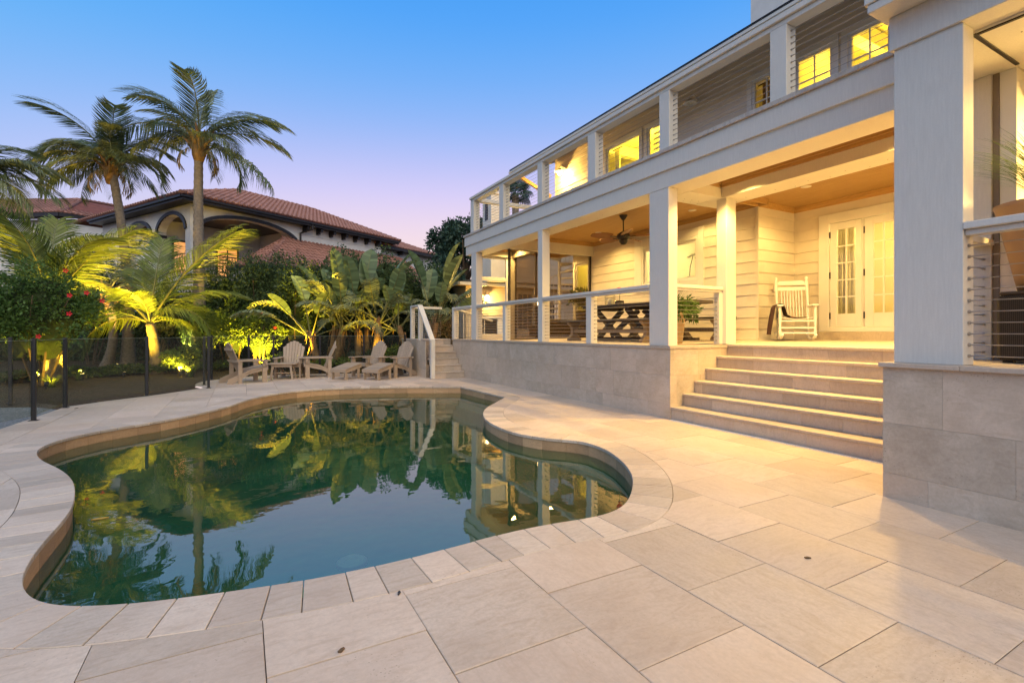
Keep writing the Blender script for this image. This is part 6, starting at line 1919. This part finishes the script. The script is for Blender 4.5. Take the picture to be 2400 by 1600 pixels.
# --- grasses
def grass_clump(n, h, spread, seed=0, w=.006):
    rr = random.Random(seed); mb = MB()
    for q in range(n):
        a = rr.random() * 6.283; s = spread * rr.uniform(.15, 1) ** .7; hh = h * rr.uniform(.6, 1.05)
        o = Vector((.05 * math.cos(a), .05 * math.sin(a), 0)) * rr.random(); d = Vector((math.cos(a), math.sin(a), 0)); sd = Vector((-d.y, d.x, 0)) * w
        P = [o + d * s * t ** 1.7 + Vector((0, 0, hh * (t - .28 * s / spread * t * t * t * 1.2))) for t in (0, .3, .6, .85, 1)]
        k = len(mb.v)
        for i, p in enumerate(P): mb.v += [tuple(p - sd * (1 - .2 * i)), tuple(p + sd * (1 - .2 * i))]
        for i in range(4): mb.f.append((k + 2 * i, k + 2 * i + 1, k + 2 * i + 3, k + 2 * i + 2))
    return mb
def grass(label, loc, n, h, s, seed, name='ornamental_grass', w=.006):
    t = T(name, label, 'grass', loc); part('blades', grass_clump(n, h, s, seed, w), G['grass'], t, world=False); part('root_ball', MB().lathe([(.08, -.02), (.07, .03), (.01, .06)], n=8), G['core'], t, world=False); return t
p = pix(447, 778, 14.2); grass('fountain grass tuft lit yellow by the deck corner behind the glass', (p.x, p.y, -.05), 220, .55, .45, 1)
p = pix(122, 778, 11.6); grass('small lit strap leaf tuft on the mulch behind the left glass panel', (p.x, p.y, -.05), 60, .35, .35, 2, w=.014)
p = pix(185, 778, 13.2); grass('small strap leaf tuft on the mulch in the middle of the left bed', (p.x, p.y, -.05), 50, .3, .3, 3, w=.012)

# --- pots on the porches
ptan = plain('tan_glazed_pot', (.45, .30, .15), .5, .4, .08, 3)
po = T('planter', 'tall tan planter with fern and grass behind the porch corner post', 'planter', (6.28, 5.83, fz(6.28)))
part('pot', MB().lathe([(.11, 0), (.17, .50), (.18, .52), (.165, .52), (.15, .47), (0, .46)], n=20), ptan, po, world=False, smooth=True)
part('grass', grass_clump(70, .62, .40, 5, .004).xf(Matrix.Translation((0, 0, .46))), G['grass'], po, world=False)
P, O = blob_points((.06, -.05, .50), (.26, .26, .26), 900, 20, .5)
part('fern', np_mesh('fern', leaves(P, O, .09, .35, droop=.6), quads(len(P)), G['mid']), None, po, world=False)
pb = T('planter', 'tapered brown pot of ornamental grass standing on the woven cube', 'planter', (5.20, 1.24, 1.551))
part('pot', MB().lathe([(.19, 0), (.25, .30), (.315, .62), (.33, .65), (.305, .65), (.29, .58), (0, .56)], n=28), plain('brown_pot', (.36, .21, .10), .5, .4, .1, 3), pb, world=False, smooth=True)
part('grass', grass_clump(420, .78, .62, 6, .0042).xf(Matrix.Translation((0, 0, .56))), G['grass'], pb, world=False)
wp_ = T('potted_plant', 'leafy potted plant silhouetted against the yellow window behind the mesh screen', 'plant', (8.40, 11.22, 1.09))
part('pot', MB().lathe([(.12, 0), (.17, .75), (.15, .75), (.13, .7), (0, .7)], n=16), M['darkwood'], wp_, world=False, smooth=True)
P, O = blob_points((0, 0, 1.05), (.26, .26, .30), 420, 14, .5); part('foliage', np_mesh('foliage', leaves(P, O, .13, .5), quads(len(P)), G['dark']), None, wp_, world=False)

# --- trees beyond the house end
def tree(label, u, f, wpx, vtop, vbot, n, size, mat='oak', clumps=60, seed=0):
    rr = random.Random(seed); b = pix(u, 778, f); zt = CAMH + (778 - vtop) / FPX * f; zb = CAMH + (778 - vbot) / FPX * f; rx = wpx / FPX * f / 2
    t = T('broadleaf_tree', label, 'tree', (b.x, b.y, -.05))
    mb = MB(); mb.tube([(0, 0, 0), (.1, .05, zb * .5), (0, .1, zb), (.1, 0, zb + (zt - zb) * .4)], [.28, .22, .18, .1], 8)
    for q in range(9):
        a = q * 2.4; h = zb + (zt - zb) * rr.uniform(.0, .35)
        mb.tube([(0, 0, h * .9), (rx * .4 * math.cos(a), rx * .4 * math.sin(a), h + .6), (rx * .8 * math.cos(a), rx * .8 * math.sin(a), h + (zt - zb) * rr.uniform(.25, .5))], [.11, .07, .02], 6)
    part('trunk', mb, G['stem'], t, world=False, smooth=True)
    P, O = blob_points((0, 0, (zt + zb) / 2), (rx * .85, rx * .85, (zt - zb) * .46), n, clumps, .24)
    part('crown', np_mesh('crown', leaves(P, O, size, .5), quads(n), G[mat]), None, t, world=False)
    return t
tree('dark oak like tree standing beyond the far end of the house', 1090, 27, 190, 492, 690, 9500, .20, clumps=80, seed=1)
tree('smaller dark tree left of the house end behind the paddle leaf plants', 1045, 24, 110, 600, 720, 3600, .17, clumps=44, seed=2)
tree('dark tree behind the upper deck end railing', 1160, 30, 150, 505, 690, 5200, .2, clumps=50, seed=3)
# fan palm behind the upper deck
fb_ = pix(1208, 778, 21.5); fb_.z = -.05
fpz = CAMH + (778 - 452) / FPX * 21.5
fp = T('fan_palm', 'dark fan palm head showing above the chimney beyond the upper deck', 'palm tree', tuple(fb_))
part('trunk', MB().tube([(0, 0, 0), (.05, 0, fpz * .5), (0, 0, fpz)], [.2, .16, .15], 9), G['bark'], fp, world=False)
for q in range(16):
    a = q * 2.4; e = -.5 + 1.6 * (q / 15)
    d = Vector((math.cos(a), math.sin(a), e)).normalized(); sdv = UPV.cross(d).normalized(); uv = d.cross(sdv)
    o = Vector((0, 0, fpz)); c = o + d * .40; mb = MB(); mb.tube([o, c], .014, 4)
    for k_ in range(18):
        g = rad(-110 + 220 * k_ / 17); dd = d * math.cos(g) + sdv * math.sin(g)
        tip_ = c + dd * .45 - UPV * .16; m = c + dd * .34 + uv * .03; w_ = sdv * math.cos(g) * .035 - d * math.sin(g) * .035
        k = len(mb.v); mb.v += [tuple(c), tuple(m + w_), tuple(tip_), tuple(m - w_)]; mb.f.append((k, k + 1, k + 2, k + 3))
    part('fan_leaf', mb, G['oak'], fp, world=False)

# --- garden uplights
def uplight(label, u, f, e, aim_u, aim_v, aim_f, ang=95, z=.10, col=GOLD):
    p = pix(u, 778, f); a = pix(aim_u, aim_v, aim_f)
    t = T('garden_uplight', label, 'garden light', (p.x, p.y, -.05), group='small garden uplights')
    part('spike', MB().tube([(0, 0, -.05), (0, 0, .08)], .012, 5), M['black'], t, world=False)
    d = (a - Vector((p.x, p.y, .05))).normalized()
    part('lamp_head', MB().tube([Vector((0, 0, .08)), Vector((0, 0, .08)) + d * .09], [.035, .045], 10), M['black'], t, world=False)
    part('lens', MB().tube([Vector((0, 0, .08)) + d * .0905, Vector((0, 0, .08)) + d * .093], .038, 10), emit('lit_uplight_lens', (1, .72, .2), 12), t, world=False)
    light('SPOT', 'uplight_beam', Vector((p.x, p.y, .03)) + d * .125, e * 8.5, col, t, .04, ang, .7, aim=a)
uplight('uplight at the right foot of the lit young palm', 425, 14.4, 170, 365, 600, 15.3, 110)
uplight('uplight in front of the lit young palm', 290, 13.9, 170, 330, 600, 15.3, 110)
uplight('uplight under the left young palm', 92, 12.75, 130, 98, 500, 12.9, 120)
uplight('uplight right of the left young palm', 195, 13.4, 260, 110, 520, 13.0, 110)
uplight('uplight in the lit hibiscus behind the glass panel between two black posts', 604, 16.1, 190, 598, 740, 17.0, 120)
uplight('uplight left of the paddle leaf plants', 690, 16.0, 190, 735, 600, 16.6, 80)
uplight('uplight below the lime shrub beside the deck corner', 438, 13.9, 34, 430, 800, 14.6, 110)
uplight('uplight low in the left bed by the strap leaf tuft', 108, 11.2, 22, 122, 850, 11.7, 110)
uplight('uplight below the paddle leaf stems', 880, 15.9, 45, 870, 650, 16.6, 90)

uplight('uplight at the foot of the tallest coconut palm', 440, 16.6, 420, 468, 330, 17.5, 34, col=(1, .66, .22))
uplight('uplight at the foot of the middle coconut palm', 275, 17.4, 460, 262, 400, 18.5, 36, col=(1, .62, .16))
uplight('uplight at the foot of the leftmost coconut palm', -40, 14.6, 260, -60, 420, 15.5, 45, col=(1, .62, .2))

# --- litter on the deck
def scrap(label, u, v, r, col, seed):
    rr = random.Random(seed); p = None
    a = (u - 1200) / FPX; b = (778 - v) / FPX; s, c = math.sin(YAW), math.cos(YAW); t_ = -CAMH / b
    x, y = (s + a * c) * t_, (c - a * s) * t_
    mb = MB(); n = 7
    mb.prism([(r * math.cos(6.28 * q / n) * rr.uniform(.6, 1.2), r * .45 * math.sin(6.28 * q / n) * rr.uniform(.6, 1.2)) for q in range(n)], .003, .008)
    me = part('fallen_leaf', mb, plain('dry_leaf_%d' % seed, col, .8), None, world=False, loc=(x, y, 0), rot=(0, 0, rr.random() * 6), label=label, cat='leaf', group='dry leaves fallen on the deck')
scrap('curled dry leaf on the shaded paver right of the pool', 1892, 1308, .022, (.10, .055, .025), 1)
scrap('small dark leaf on the paver below the front coping', 935, 1391, .018, (.04, .04, .045), 2)
scrap('twig scrap on the paver at the bottom left', 801, 1525, .022, (.13, .08, .04), 3)
scrap('small dark leaf on the deck near the left fence post', 180, 957, .05, (.05, .04, .03), 4)
yl = T('floating_leaf', 'single yellow leaf floating on the pool near the left coping', 'leaf', (-.935, 4.70, -.143))
part('blade', MB().prism([(-.05, 0), (-.02, .02), (.03, .018), (.055, 0), (.03, -.018), (-.02, -.02)], 0, .004), plain('yellow_leaf', (.5, .33, .05), .6), yl, world=False)
